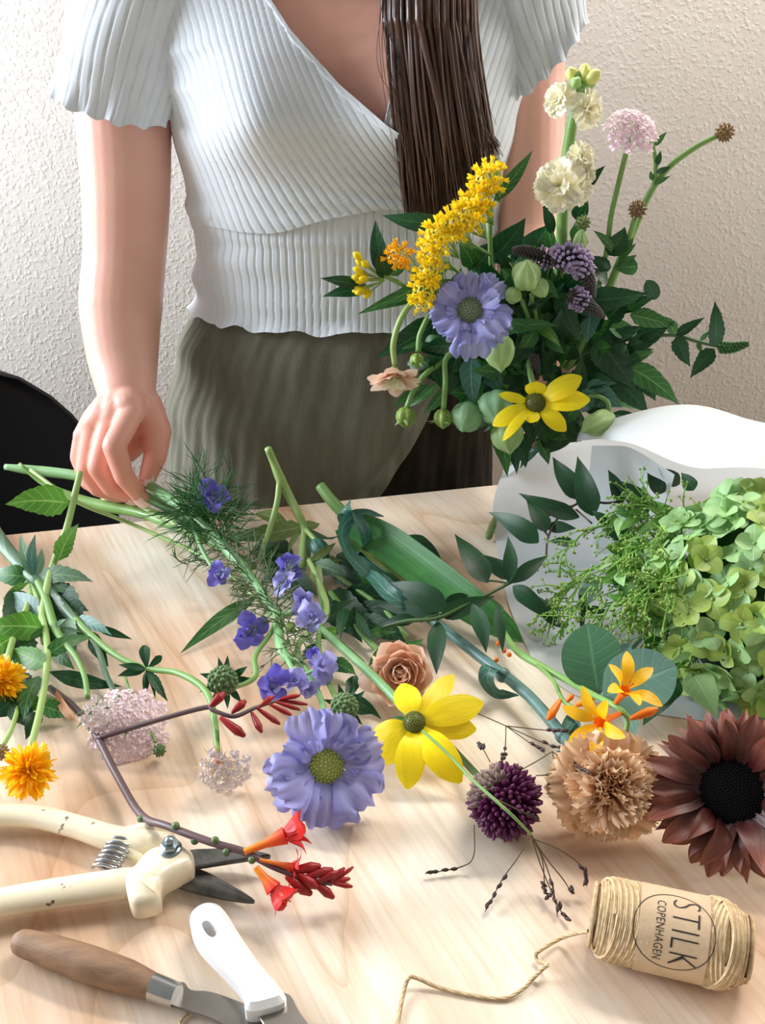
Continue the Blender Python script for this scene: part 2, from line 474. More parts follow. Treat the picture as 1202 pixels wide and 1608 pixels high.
# ================================================================== PERSON
TK = [  # z, cx, cy, half width, front depth, back depth
 (0.60, -0.055, 0.995, 0.165, 0.105, 0.115), (0.80, -0.058, 0.990, 0.176, 0.108, 0.122), (0.90, -0.054, 0.987, 0.170, 0.104, 0.118),
 (0.96, -0.047, 0.985, 0.160, 0.092, 0.105), (1.02, -0.038, 0.985, 0.141, 0.080, 0.092), (1.06, -0.036, 0.985, 0.1375, 0.078, 0.086),
 (1.12, -0.035, 0.985, 0.1405, 0.084, 0.088), (1.18, -0.034, 0.985, 0.150, 0.088, 0.094), (1.24, -0.035, 0.985, 0.164, 0.080, 0.092),
 (1.29, -0.036, 0.988, 0.172, 0.066, 0.084), (1.33, -0.037, 0.995, 0.135, 0.056, 0.066), (1.36, -0.037, 1.000, 0.066, 0.052, 0.056), (1.42, -0.037, 0.992, 0.052, 0.050, 0.052)]
def tkey(z):
    if z <= TK[0][0]: return TK[0][1:]
    for i in range(len(TK) - 1):
        if z <= TK[i + 1][0]:
            t = (z - TK[i][0]) / (TK[i + 1][0] - TK[i][0]); t = t * t * (3 - 2 * t)
            return [a + (b - a) * t for a, b in zip(TK[i][1:], TK[i + 1][1:])]
    return TK[-1][1:]
def torso(th, z, off=0.0):
    """th: 0 = straight at the camera, +- PI at the back; positive th to +x."""
    cx, cy, a, bf, bb = tkey(z)
    e = 2.0 / 2.35
    sx = math.copysign(abs(math.sin(th)) ** e, math.sin(th)); sy = math.copysign(abs(math.cos(th)) ** e, math.cos(th))
    x = cx + (a + off) * sx
    y = cy - ((bf if sy > 0 else bb) + off) * sy
    if sy > 0:
        for bx in (-0.075, 0.070):
            y -= 0.034 * math.exp(-((x - cx - bx) / 0.048) ** 2 - ((z - 1.198) / (0.05 if z > 1.198 else 0.036)) ** 2) * min(1, sy * 2)
        y -= 0.012 * math.exp(-((x - cx) / 0.06) ** 2 - ((z - 1.19) / 0.04) ** 2) * min(1.0, off * 250)
    return V((x, y, z))
person = thing('person', 'woman in a pale blue ribbed blouse and olive skirt behind the table', 'person', (-0.045, 0.99, 0))

bodyb = MB()
rows = [[torso(2 * PI * j / 48, z, -0.008 if z < 1.12 else (0.0 if z > 1.16 else -0.004)) for j in range(48)] for z in [0.60 + 0.02 * k for k in range(42)]]
b = bodyb.grid(rows, close=True)
bodyb.f.append(tuple(range(b, b + 48))[::-1]); bodyb.f.append(tuple(range(b + 41 * 48, b + 42 * 48)))
def limb(spec, **kw):          # (u, v, y, radius px[, flatness])
    pts = [P(a[0], a[1], a[2]) if len(a) > 3 else V(a) for a in spec]
    return pts
def capsule(pts, rad, flat=None, n=20, k=5): bodyb.tube(pts, rad, n=n, k=k, flat=flat, round_=True)
# her right arm (left in the picture)
A = [V((-0.195, 0.99, 1.303)), P(194, 120, 0.972), P(194, 180, 0.966), P(198, 300, 0.950), P(196, 400, 0.938), P(190, 480, 0.922), P(193, 560, 0.898), P(200, 622, 0.868)]
R = [0.050, 0.0450, 0.0435, 0.0405, 0.0385, 0.0392, 0.0335, 0.0265]
capsule(A, R, n=28)
# elbow crease side and ulna bump
bodyb.ball(P(172, 628, 0.872), (0.011, 0.011, 0.012))
# palm / back of the hand
wr = P(201, 622, 0.868)
mcp = {'index': P(207, 648, 0.838), 'middle': P(176, 654, 0.842), 'ring': P(149, 664, 0.846), 'pinky': P(132, 684, 0.852)}
for k, q in mcp.items():
    capsule([wr.lerp(q, 0.1), wr.lerp(q, 0.6) + V((0, -0.004, 0.002)), q], [0.0185, 0.0165, 0.0122 if k != 'pinky' else 0.0105], n=14)
capsule([wr + V((0.004, 0.006, -0.012)), P(196, 690, 0.868), P(180, 712, 0.866)], [0.019, 0.022, 0.016], n=16)
FG = {
 'index': ([mcp['index'], P(179, 700, 0.810), P(195, 748, 0.808), P(221, 780, 0.816)], [0.0116, 0.0108, 0.0095, 0.0078]),
 'middle': ([mcp['middle'], P(154, 734, 0.824), P(175, 766, 0.826), P(206, 780, 0.834)], [0.0110, 0.0102, 0.0090, 0.0078]),
 'ring': ([mcp['ring'], P(136, 738, 0.838), P(153, 766, 0.838), P(188, 779, 0.844)], [0.0106, 0.0097, 0.0086, 0.0075]),
 'pinky': ([mcp['pinky'], P(125, 718, 0.848), P(139, 757, 0.846), P(168, 774, 0.850)], [0.0100, 0.0092, 0.0082, 0.0070])}
for k, (p, r) in FG.items():
    for i in range(3): capsule([p[i], p[i + 1]], [r[i], r[i + 1]], n=14, k=3)
th = [P(226, 636, 0.866), P(246, 678, 0.852), P(244, 716, 0.838), P(232, 750, 0.828)]
for i, (ra, rb) in enumerate(((0.0175, 0.0145), (0.0145, 0.0112), (0.0112, 0.0085))): capsule([th[i], th[i + 1]], [ra, rb], n=14, k=3)
capsule([th[0], P(205, 668, 0.856)], [0.015, 0.013], n=12, k=3)
# her left arm, reaching forward to hold the bunch
B2 = [V((0.125, 0.99, 1.303)), P(822, 90, 1.000), P(826, 160, 0.997), P(829, 260, 0.985), P(832, 370, 0.962), P(840, 460, 0.922), P(848, 530, 0.888), P(854, 580, 0.866)]
R2 = [0.048, 0.0385, 0.0365, 0.0345, 0.0325, 0.0345, 0.0295, 0.0245]
capsule(B2, R2, n=24)
w2 = B2[-1]
GRIP = P(842, 622, 0.830)
capsule([w2, P(862, 612, 0.850), P(861, 638, 0.847)], [0.022, 0.025, 0.022], n=16, flat=0.8)
for i, (dz, ln) in enumerate(((0.030, 0.95), (0.011, 1.05), (-0.008, 1.0), (-0.026, 0.85))):
    c = GRIP + V((0, 0, dz)); rr = 0.026
    pts = [c + V((math.cos(a) * rr * (1.1 if k == 0 else 1), math.sin(a) * rr, -0.003 * k)) for k, a in enumerate([math.radians(d) for d in (20, -40, -100, -100 - 55 * ln)])]
    for k in range(3): capsule([pts[k], pts[k + 1]], [0.0105 - 0.0012 * k, 0.0097 - 0.0012 * k], n=12, k=3)
pt = [P(860, 605, 0.857), GRIP + V((0.012, 0.022, 0.040)), GRIP + V((-0.014, 0.010, 0.046)), GRIP + V((-0.026, -0.008, 0.042))]
for k in range(3): capsule([pt[k], pt[k + 1]], [0.0135 - 0.002 * k, 0.0118 - 0.002 * k], n=12, k=3)
# neck and head
capsule([(-0.037, 1.000, 1.32), (-0.037, 0.992, 1.40), (-0.038, 0.985, 1.46)], [0.056, 0.050, 0.052], n=24)
HC = V((-0.038, 0.965, 1.53))
bodyb.ball(HC + V((0, 0.012, 0.018)), (0.073, 0.088, 0.083), n=28, m=18)
bodyb.ball(HC + V((0, -0.018, -0.045)), (0.056, 0.062, 0.068), n=24, m=16)
bodyb.ball(HC + V((0, -0.050, -0.088)), (0.026, 0.022, 0.022), n=14, m=10)
bodyb.tube([HC + V((0, -0.072, 0.010)), HC + V((0, -0.086, -0.018)), HC + V((0, -0.096, -0.034))], [0.007, 0.0095, 0.0115], n=12, round_=True)
for sx in (-1, 1):
    bodyb.ball(HC + V((sx * 0.010, -0.084, -0.036)), (0.0085, 0.009, 0.0075), n=10, m=8)
    bodyb.ball(HC + V((sx * 0.034, -0.040, -0.030)), (0.026, 0.022, 0.026), n=14, m=10)
    bodyb.ball(HC + V((sx * 0.030, -0.060, 0.020)), (0.026, 0.012, 0.009), n=12, m=8)
    bodyb.ball(HC + V((sx * 0.073, 0.012, -0.012)), (0.008, 0.017, 0.030), n=12, m=10)
for dz, rz in ((-0.059, 0.0055), (-0.068, 0.006)):
    bodyb.tube([HC + V((-0.022, -0.070, dz)), HC + V((0, -0.081, dz + 0.001)), HC + V((0.022, -0.070, dz))], [0.003, rz, 0.003], n=10, round_=True)
# legs and feet
for sx in (-1, 1):
    hx = -0.055 + sx * 0.085
    capsule([(hx, 1.00, 0.78), (hx + sx * 0.005, 0.99, 0.50), (hx + sx * 0.004, 1.005, 0.32), (hx, 1.015, 0.10)], [0.082, 0.056, 0.052, 0.036], n=20)
    capsule([(hx, 1.03, 0.042), (hx + sx * 0.012, 0.93, 0.030), (hx + sx * 0.018, 0.86, 0.020)], [0.036, 0.033, 0.020], n=16, k=4)
skin = mat('skin', S(240, 192, 174), S(230, 172, 154), rough=0.45, scale=16, sss=0.12, bump=0.12, bscale=420, spec=0.35, contrast=0.35)
_nt = skin.node_tree; _tc = _nt.nodes['Texture Coordinate']; _b = _nt.nodes['Principled BSDF']      # hands are ruddier than arms
_sp = nd(_nt, 'ShaderNodeSeparateXYZ'); _nt.links.new(_tc.outputs['Object'], _sp.inputs[0])
_mr = nd(_nt, 'ShaderNodeMapRange'); _mr.inputs[1].default_value = 0.975; _mr.inputs[2].default_value = 0.915; _nt.links.new(_sp.outputs[2], _mr.inputs[0])
_mx = nd(_nt, 'ShaderNodeMix', data_type='RGBA', blend_type='MULTIPLY'); _nt.links.new(_mr.outputs[0], _mx.inputs[0])
_nt.links.new(_b.inputs['Base Color'].links[0].from_socket, _mx.inputs[6]); _mx.inputs[7].default_value = (0.98, 0.78, 0.76, 1); _nt.links.new(_mx.outputs[2], _b.inputs['Base Color'])
me = bodyb.mesh('body', skin, V(person.location))
tmp = bpy.data.objects.new('body', me); COL.objects.link(tmp)
rm = tmp.modifiers.new('union', 'REMESH'); rm.mode = 'VOXEL'; rm.voxel_size = 0.0019; rm.use_smooth_shade = True
sm = tmp.modifiers.new('soften', 'SMOOTH'); sm.factor = 0.5; sm.iterations = 4
dg = bpy.context.evaluated_depsgraph_get(); dg.update()
fin = bpy.data.meshes.new_from_object(tmp.evaluated_get(dg))
fin.polygons.foreach_set('use_smooth', [True] * len(fin.polygons))
bpy.data.objects.remove(tmp); bpy.data.meshes.remove(me); fin.name = 'body'
body = put('body', fin, Matrix.Translation(person.location), person)
if not fin.materials: fin.materials.append(skin)

# fingernails (pale pink) and face details
nail = mat('nail', S(250, 206, 200), rough=0.2, coat=0.5)
def fingernail(a, b, n, w, l):
    d = (b - a).normalized(); n = (V(n) - d * V(n).dot(d)).normalized(); s = d.cross(n)
    rows = []
    for i in range(6):
        t = i / 5.0; ww = w * (0.85 + 0.2 * t - 0.55 * max(0, t - 0.6) ** 2 * 6 * 0.5)
        rows.append([b + d * (l * (t - 0.35)) + s * (ww * x) + n * (0.0088 - 0.0030 * x * x - 0.0012 * t) for x in (-1, -0.6, -0.2, 0.2, 0.6, 1)])
    part('fingernail', MB().grid(rows) and None or _mb(rows), nail, person)
def _mb(rows):
    m = MB(); m.grid(rows); return m
p, r = FG['index']; fingernail(p[2], p[3], V((-0.05, -0.8, -0.25)), 0.0062, 0.0135)
fingernail(th[2], th[3], V((0.75, -0.62, 0.2)), 0.0062, 0.0130)
p, r = FG['middle']; fingernail(p[2], p[3], V((0, -0.6, -0.6)), 0.0058, 0.011)
eyew = mat('eye_white', S(240, 238, 235), rough=0.15); iris = mat('iris', S(80, 60, 40), rough=0.15); lip = mat('lips', S(205, 120, 115), rough=0.4)
hairm = mat('brown_hair', S(94, 63, 46), S(38, 24, 18), rough=0.36, scale=60, stretch=(8, 8, 0.5), spec=0.6)
for sx in (-1, 1):
    c = HC + V((sx * 0.030, -0.0620, 0.003))
    e = part('eye', MB().ball(c, 0.0115, n=14, m=10), eyew, person)
    part('eyelid', MB().lathe([(0.0124 * math.cos(a), 0.0124 * math.sin(a)) for a in (-.05, .2, .5, .8, 1.1, 1.4, 1.56)], Matrix.Translation(c) @ Matrix.Rotation(0.85, 4, 'X'), n=16), skin, e)
    part('iris', MB().ball(c + V((0, -0.0066, -0.0050)), (0.0050, 0.0042, 0.0042), n=12, m=8), iris, e)
    part('eyebrow', MB().tube([c + V((-0.017, -0.004, 0.019)), c + V((0, -0.0105, 0.0225)), c + V((0.017, -0.004, 0.019))], [0.0018, 0.003, 0.0016], n=6), hairm, person)
part('lips', MB().tube([HC + V((-0.020, -0.072, -0.0635)), HC + V((0, -0.0835, -0.062)), HC + V((0.020, -0.072, -0.0635))], [0.0025, 0.0060, 0.0025], n=8, round_=True, flat=1.1), lip, person)

# ------------------------------------------------------------------ blouse
knit = mat('ribbed_knit', S(224, 231, 237), S(216, 224, 231), rough=0.85, scale=40, bump=0.12, bscale=900, spec=0.15, sheen=0.15)
PITCH_R = 0.0072
def groove(r):
    f = (r / PITCH_R) % 1.0; d = min(f, 1 - f) * 2           # 0 in the groove, 1 on the rib
    return -0.0014 * math.exp(-(d / 0.15) ** 2)
def seam_z(x):                 # the seam under the bust, rising to the right
    t = (x + 0.18) / 0.20
    return 1.098 + 0.022 * max(0.0, min(1.0, (x + 0.13) / 0.13)) - 0.006 * math.exp(-((x + 0.095) / 0.03) ** 2)
# waist panel: from the lettuce hem up past the seam
NC = 900; rows = []
ths = [-PI + 2 * PI * j / NC for j in range(NC)]
ths = [t - 0.0 for t in ths]
for i in range(56):
    t = i / 55.0; r = []
    for th_ in ths:
        z = 1.006 + 0.129 * t
        hemw = math.exp(-t * 22)
        z += hemw * (0.0020 * math.sin(th_ * 17) + 0.0012 * math.sin(th_ * 29 + 1))
        p = torso(th_, z, 0.0075)
        arc = p.x if abs(th_) < PI * 0.3 else th_ * 0.15
        n = V((math.sin(th_), -math.cos(th_), 0))
        # soft creases at the left side of the waist
        side = math.exp(-((th_ + 1.15) / 0.75) ** 2) + 0.5 * math.exp(-((th_ - 1.2) / 0.6) ** 2)
        cre = 0.0026 * side * (1.3 + math.sin((z - 1.02) * 185 + th_ * 1.6) * 0.6 + math.sin((z - 1.0) * 105 - th_ * 2.2)) * min(1, t * 6)
        cre += 0.0022 * math.exp(-((z - 1.088 + 0.01 * p.x) / 0.006) ** 2)
        fl = hemw * (0.0055 + 0.0022 * math.sin(th_ * 17 + 1.1))
        r.append(p + n * (groove(arc) + cre + fl))
    rows.append(r)
mbw = MB(); mbw.grid(rows, close=True)
blouse = part('blouse', mbw, knit, person)
def neck_left(x):              # upper edge of the overlapping panel (her right), as z of x
    pts = [(-0.125, 1.345), (-0.103, 1.300), (-0.075, 1.262), (-0.035, 1.222), (0.004, 1.193), (0.030, 1.178), (0.08, 1.150), (0.12, 1.13)]
    if x <= pts[0][0]: return 1.345 + 0.012 * min(1.0, (pts[0][0] - x) / 0.05)
    for a, b2 in zip(pts, pts[1:]):
        if x <= b2[0]: return a[1] + (b2[1] - a[1]) * (x - a[0]) / (b2[0] - a[0])
    return 1.12
def panel(name, ztop, zbot, th0, th1, off, slant, nth=420, nz=110, par=None, edge=0.0):
    rows = []
    for i in range(nz + 1):
        t = i / nz; r = []
        for j in range(nth + 1):
            th_ = th0 + (th1 - th0) * j / nth
            x0 = torso(th_, 1.2, off).x
            z0, z1 = zbot(x0), ztop(x0)
            for _ in range(2):
                z = z0 + (z1 - z0) * t; x0 = torso(th_, z, off).x
                z0, z1 = zbot(x0), ztop(x0)
            z1 = max(z1, z0 + 0.0005)
            z = z0 + (z1 - z0) * t
            p = torso(th_, z, off)
            n = V((math.sin(th_), -math.cos(th_), 0.0))
            rc = p.x + slant * (z - 1.2) * (1 + (1.1 * max(0.0, min(1.0, (p.x + 0.12) / 0.12)) if slant > 0 else 0))
            d = groove(rc) if abs(th_) < 1.9 else groove(th_ * 0.15)
            # gathers running into the tie point at the right end of the seam
            g = 0.0
            dx = 0.03 - p.x; 
            if 0 < dx < 0.2 and z < 1.19:
                for gz, sl, am in ((1.122, 0.10, 0.0035), (1.135, 0.30, 0.0030), (1.112, -0.08, 0.0030)):
                    g += am * math.exp(-((z - gz - sl * dx * 0.6) / (0.003 + dx * 0.045)) ** 2) * math.exp(-dx / 0.11)
            g += 0.0024 * math.exp(-((z - 1.245 - 0.25 * (p.x + 0.17)) / 0.006) ** 2) * math.exp(-((p.x + 0.165) / 0.03) ** 2)
            g += 0.0024 * math.exp(-((z - 1.215 - 0.1 * (p.x + 0.17)) / 0.006) ** 2) * math.exp(-((p.x + 0.16) / 0.03) ** 2)
            e = 0.0016 if (edge and z1 - z < edge) else 0.0
            r.append(p + n * (d * (0.3 if e else 1) + g + e))
        rows.append(r)
    m = MB(); m.grid(rows); return part(name, m, knit, par)
back_z = lambda x: 1.36
panel('wrap_panel', lambda x: neck_left(x), lambda x: seam_z(x), -PI * 0.62, 0.95, 0.0115, 0.34, par=blouse, edge=0.006)
def neck_right(x):
    pts = [(-0.06, 1.14), (0.000, 1.190), (0.008, 1.225), (0.016, 1.262), (0.030, 1.300), (0.055, 1.345), (0.075, 1.36)]
    if x <= pts[0][0]: return 1.14
    for a, b2 in zip(pts, pts[1:]):
        if x <= b2[0]: return a[1] + (b2[1] - a[1]) * (x - a[0]) / (b2[0] - a[0])
    return 1.36
panel('under_panel', neck_right, lambda x: 1.118, -0.25, PI * 0.62, 0.0080, -0.35, nth=240, nz=100, par=blouse, edge=0.005)
rows = [[torso(PI * 0.55 + PI * 0.90 * j / 100, 1.118 + 0.24 * i / 40, 0.0072) for j in range(101)] for i in range(41)]
m_ = MB(); m_.grid(rows); part('back_panel', m_, knit, blouse)
def sleeve(c0, r0, c1, r1, tilt, par, flip, M0):
    """from the shoulder seam ring (c0, r0) to the wavy hem (c1, r1)."""
    n = 300; rows = []
    for i in range(-9, 46):
        t = max(0, i) / 45.0; r = []; cs = 1.0
        c = c0.lerp(c1, t)
        if i < 0: cs = math.cos(-i / 9.0 * 1.5); c = c0 - (c1 - c0).normalized() * 0.042 * math.sin(-i / 9.0 * 1.5)
        rx = r0[0] + (r1[0] - r0[0]) * t ** 1.1 + 0.007 * math.sin(PI * t); ry = r0[1] + (r1[1] - r0[1]) * t
        hw = math.exp(-(1 - t) * 13)
        for j in range(n):
            a = 2 * PI * j / n
            d = groove((j / n) * PITCH_R * 44 + 0.0012 * math.sin(t * 6 + a))
            f = hw * (0.003 + 0.0026 * math.sin(a * 17) + 0.0016 * math.sin(a * 9 + 1)) + 0.0035 * math.sin(a * 4 + t * 5) * t
            q = V((math.cos(a) * (rx + d + f), math.sin(a) * (ry + d + f), tilt[0] * math.cos(a) * t + tilt[1] * math.sin(a) * t + hw * 0.0018 * math.sin(a * 17 + 1.4)))
            r.append(c + M0 @ (q * cs))
        rows.append(r)
    m = MB(); m.grid(rows, close=True); part('sleeve', m, knit, par)
sleeve(V((-0.186, 0.990, 1.330)), (0.060, 0.066), V((-0.2385, 0.966, 1.203)), (0.0545, 0.060), (-0.002, 0.012), blouse, 1, Matrix.Rotation(0.24, 3, 'Y'))
sleeve(V((0.108, 0.992, 1.332)), (0.056, 0.064), V((0.1405, 0.988, 1.238)), (0.046, 0.060), (0.020, 0.012), blouse, -1, Matrix.Rotation(-0.42, 3, 'Y'))

# ------------------------------------------------------------------ skirt
linen = mat('olive_linen', S(122, 121, 107), S(104, 103, 90), rough=0.85, scale=60, bump=0.5, bscale=520, stretch=(1.6, 1.6, 0.35), spec=0.15)
def skirt_pt(th_, z, off):
    if z > 0.85: p = torso(th_, z, off)
    else:
        k = (0.85 - z); p = torso(th_, 0.85, off); c = V((-0.056, 0.988, z))
        p = V((c.x + (p.x - c.x) * (1 + 0.42 * k), c.y + (p.y - c.y) * (1 + 0.30 * k), z))
    n = V((math.sin(th_), -math.cos(th_), 0))
    w = max(0.0, min(1.0, (0.98 - z) / 0.3))
    return p + n * (0.0026 * w * math.sin(th_ * 9 + z * 6) + 0.0012 * math.sin(th_ * 23 + z * 25) + 0.0006 * math.sin(th_ * 61 - z * 40))
rows = [[skirt_pt(-PI + 2 * PI * j / 260, 1.016 - 0.69 * (i / 90), 0.0015) for j in range(260)] for i in range(91)]
mb_ = MB(); mb_.grid(rows, close=True)
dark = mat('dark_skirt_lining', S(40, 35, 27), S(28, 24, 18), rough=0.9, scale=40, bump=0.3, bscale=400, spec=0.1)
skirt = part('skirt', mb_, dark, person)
# the overlapping front leaf of the skirt, its free edge falling from the right hip to the lower middle
def edge_th(z): return 0.20 + max(0, min(1, (z - 0.83) / 0.17)) ** 1.0 * 0.62
rows = []
for i in range(91):
    z = 1.018 - 0.69 * (i / 90); e = edge_th(z) if z > 0.83 else 0.20 - (0.83 - z) * 0.5
    rows.append([skirt_pt(-PI * 1.0 + (e + PI * 1.0) * j / 200, z, 0.0040 + (0.002 if j > 194 else 0) ) for j in range(201)])
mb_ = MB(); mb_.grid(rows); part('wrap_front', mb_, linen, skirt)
band = [[torso(-PI + 2 * PI * j / 120, 1.028 + 0.012 * i / 3, 0.0065) for j in range(120)] for i in range(4)]

# ------------------------------------------------------------------ hair
hb = MB()
capb = MB()
rows = []
for i in range(15):
    a = i / 14.0; r = []
    for j in range(40):
        ph = 2 * PI * j / 40
        lim = 1.16 if math.cos(ph) > 0.25 else 2.15           # hairline: high at the face, low at the nape
        el = a * (lim if abs(math.cos(ph) - 0.25) > 0.3 else 1.16 + (2.15 - 1.16) * (0.55 - math.cos(ph)) / 0.6)
        r.append(HC + V((0, 0.012, 0.018)) + V((0.080 * math.sin(el) * math.sin(ph), -0.096 * math.sin(el) * math.cos(ph), 0.091 * math.cos(el))) * (1 + 0.008 * math.sin(ph * 20)))
    rows.append(r)
capb.grid(rows, close=True)
hair = part('hair', capb, hairm, person)
# locks lying over her left shoulder and down the front
rl = random.Random(3)
for k in range(620):
    f = rl.random(); g = rl.gauss(0, 1)
    u0 = 607 + 135 * f + g * 3; u1 = 638 + 146 * f + rl.gauss(0, 5)
    vend = 345 - 104 * max(0, f - 0.42) ** 1.2 / 0.52 + rl.uniform(-22, 10)
    y = 0.862 + rl.uniform(-0.010, 0.016) - 0.012 * math.sin(f * PI)
    um = u0 + (u1 - u0) * 0.55 + rl.gauss(0, 5)
    top = V((0.012 + 0.05 * f, 0.955 + 0.04 * rl.random(), 1.47 + 0.03 * rl.random()))
    pts = [HC + V((0.055 + 0.02 * f, 0.02, 0.02)), top, P(u0, -30, y + 0.012), P(u0 * 0.8 + um * 0.2, 60, y), P(um, 190, y), P(u1, vend, y + 0.005)]
    wv = rl.uniform(0.0005, 0.0021) if k > 60 else rl.uniform(0.0022, 0.0034)
    hb.tube(pts, [wv, wv * 1.1, wv * 1.1, wv, wv * 0.85, 0.0003], n=5, k=5, caps=True)
for k in range(46):            # a few flyaway strands
    f = rl.random(); u0 = 600 + 150 * f; u1 = u0 + 30 + rl.gauss(0, 14)
    y = 0.845
    hb.tube([V((0.02 + 0.05 * f, 0.95, 1.46)), P(u0, -30, y + 0.02), P(u0 + rl.gauss(0, 8), 110, y), P(u1, 230 + rl.uniform(-60, 90), y + 0.005)], [0.0003, 0.0003, 0.00025, 0.00015], n=4, k=6)
lk = part('lock', hb, hairm, hair); lk['kind'] = 'stuff'; lk['label'] = 'long straight brown hair falling over the shoulder'
# ================================================================== TOOLS ON THE TABLE
def closed(pts, k=4):
    n = len(pts); q = [V((p[0], p[1], 0)) for p in pts]; out = []
    for i in range(n):
        p0, p1, p2, p3 = q[i - 1], q[i], q[(i + 1) % n], q[(i + 2) % n]
        for j in range(k):
            t = j / k
            out.append(0.5 * ((2 * p1) + (p2 - p0) * t + (2 * p0 - 5 * p1 + 4 * p2 - p3) * t * t + (3 * p1 - p0 - 3 * p2 + p3) * t ** 3))
    return [(p.x, p.y) for p in out]
def slab(s, h0, h1, bev=0.0008, k=4):
    """plate whose upper face has the outline 'u v, ...' at height h1 (cm) over the table."""
    pts = [tuple(float(x) for x in it.split()) for it in s.split(',')]
    pts = closed(pts, k) if k > 1 else pts
    w = [T(u, v, h1 / 100) for u, v in pts]
    return MB().extrude([(p.x, p.y) for p in w], TZ + h0 / 100, TZ + h1 / 100, bev=bev)
ivory = mat('ivory_plastic', S(238, 228, 200), S(230, 216, 184), rough=0.32, scale=30, coat=0.3)
nt = ivory.node_tree     # chips and grime of long use
_tc = nt.nodes['Texture Coordinate']; _b = nt.nodes['Principled BSDF']
_n = nd(nt, 'ShaderNodeTexNoise', Scale=85.0, Detail=3.0, Roughness=0.55); nt.links.new(_tc.outputs['Object'], _n.inputs['Vector'])
_r = nd(nt, 'ShaderNodeMapRange'); _r.inputs[1].default_value = 0.70; _r.inputs[2].default_value = 0.74; nt.links.new(_n.outputs[0], _r.inputs[0])
_m = nd(nt, 'ShaderNodeMix', data_type='RGBA'); nt.links.new(_r.outputs[0], _m.inputs[0])
nt.links.new(_b.inputs['Base Color'].links[0].from_socket, _m.inputs[6]); _m.inputs[7].default_value = S(92, 72, 58); nt.links.new(_m.outputs[2], _b.inputs['Base Color'])
steel = mat('bright_steel', S(190, 192, 194), S(165, 168, 170), rough=0.22, metal=1.0, scale=60)
oldsteel = mat('worn_blade_steel', S(120, 120, 118), S(66, 64, 60), rough=0.36, metal=0.85, scale=70, bump=0.25, bscale=300)
boltm = mat('zinc_bolt', S(165, 178, 182), S(130, 142, 148), rough=0.3, metal=0.9, scale=80)

def handle(s, rad, flat, m, par, name):
    pts = ts(s); rr = [r / scale_at(p) for r, p in zip(rad, pts)]
    return part(name, MB().tube(pts, rr, n=20, k=6, flat=flat, round_=True), m, par)
sec = thing('secateurs', 'ivory handled secateurs with coil spring and open dark blades', 'secateurs', T(260, 1340))
up_ = handle('-150 1300 1.0, -70 1285 1.0, 0 1280 1.0, 60 1283 1.05, 120 1298 1.1, 180 1317 1.15, 225 1322 1.2, 258 1318 1.25', [21, 21, 21, 20, 19.5, 22, 24, 13], 0.8, ivory, sec, 'upper_handle')
lo_ = handle('-160 1447 1.0, -70 1432 1.0, 0 1418 1.05, 70 1406 1.1, 140 1396 1.15, 196 1388 1.15, 226 1384 1.1', [25, 26, 25, 26, 27, 27, 24], 0.78, ivory, sec, 'lower_handle')
part('pivot_plate', slab('196 1372, 214 1350, 232 1330, 262 1320, 288 1323, 303 1338, 300 1354, 278 1366, 256 1378, 251 1392, 250 1404, 232 1412, 205 1412', 0.45, 2.15, 0.003), ivory, sec)
part('hook_plate', MB().tube(ts('192 1322 1.15, 225 1308 1.25, 250 1303 1.2, 268 1310 1.0'), [.0068, .0062, .0045, .0026], n=14, k=5, round_=True), ivory, sec)
part('hook_plate', MB().tube(ts('205 1312 1.1, 206 1332 1.0, 214 1346 .9'), [.006, .0065, .005], n=14, k=5, round_=True), ivory, sec)
part('upper_blade', slab('292 1336, 330 1331, 380 1331, 425 1341, 395 1347, 350 1354, 300 1362, 280 1366', 1.0, 1.35, 0.0008), oldsteel, sec, sharp=40)
part('lower_blade', slab('255 1376, 290 1360, 322 1366, 360 1386, 400 1412, 372 1412, 330 1404, 285 1392', 0.45, 0.8, 0.0008), oldsteel, sec, sharp=40)
c = T(268, 1333, 0.0215); s_ = 1 / scale_at(c)
hexo = [(math.cos(PI / 3 * k + 0.2) * 15 * s_, math.sin(PI / 3 * k + 0.2) * 15 * s_) for k in range(6)]
bolt = part('bolt', MB().lathe([(18 * s_, -0.0008), (18.5 * s_, 0.0006), (17 * s_, 0.0014)], Matrix.Translation(c), n=24), boltm, sec)
part('nut', MB().extrude(hexo, 0, 0.0042, Matrix.Translation(c + V((0, 0, 0.001))), bev=0.0006), boltm, bolt, sharp=35)
part('bolt_end', MB().lathe([(7.5 * s_, 0), (7.5 * s_, 0.0072), (5.5 * s_, 0.0085), (0.2 * s_, 0.0087)], Matrix.Translation(c), n=16), boltm, bolt)
a, b = T(164, 1366, 0.012), T(192, 1320, 0.014)
ax = (b - a); q = ax.normalized().to_track_quat('Z', 'Y')
pts = [a + ax * (k / 130.0) + q @ V((math.cos(k / 130 * 2 * PI * 6.5) * 20 / scale_at(a), math.sin(k / 130 * 2 * PI * 6.5) * 20 / scale_at(a) * 0.5, 0)) for k in range(131)]
part('spring', MB().tube(pts, 0.0011, n=7, k=1), steel, sec)

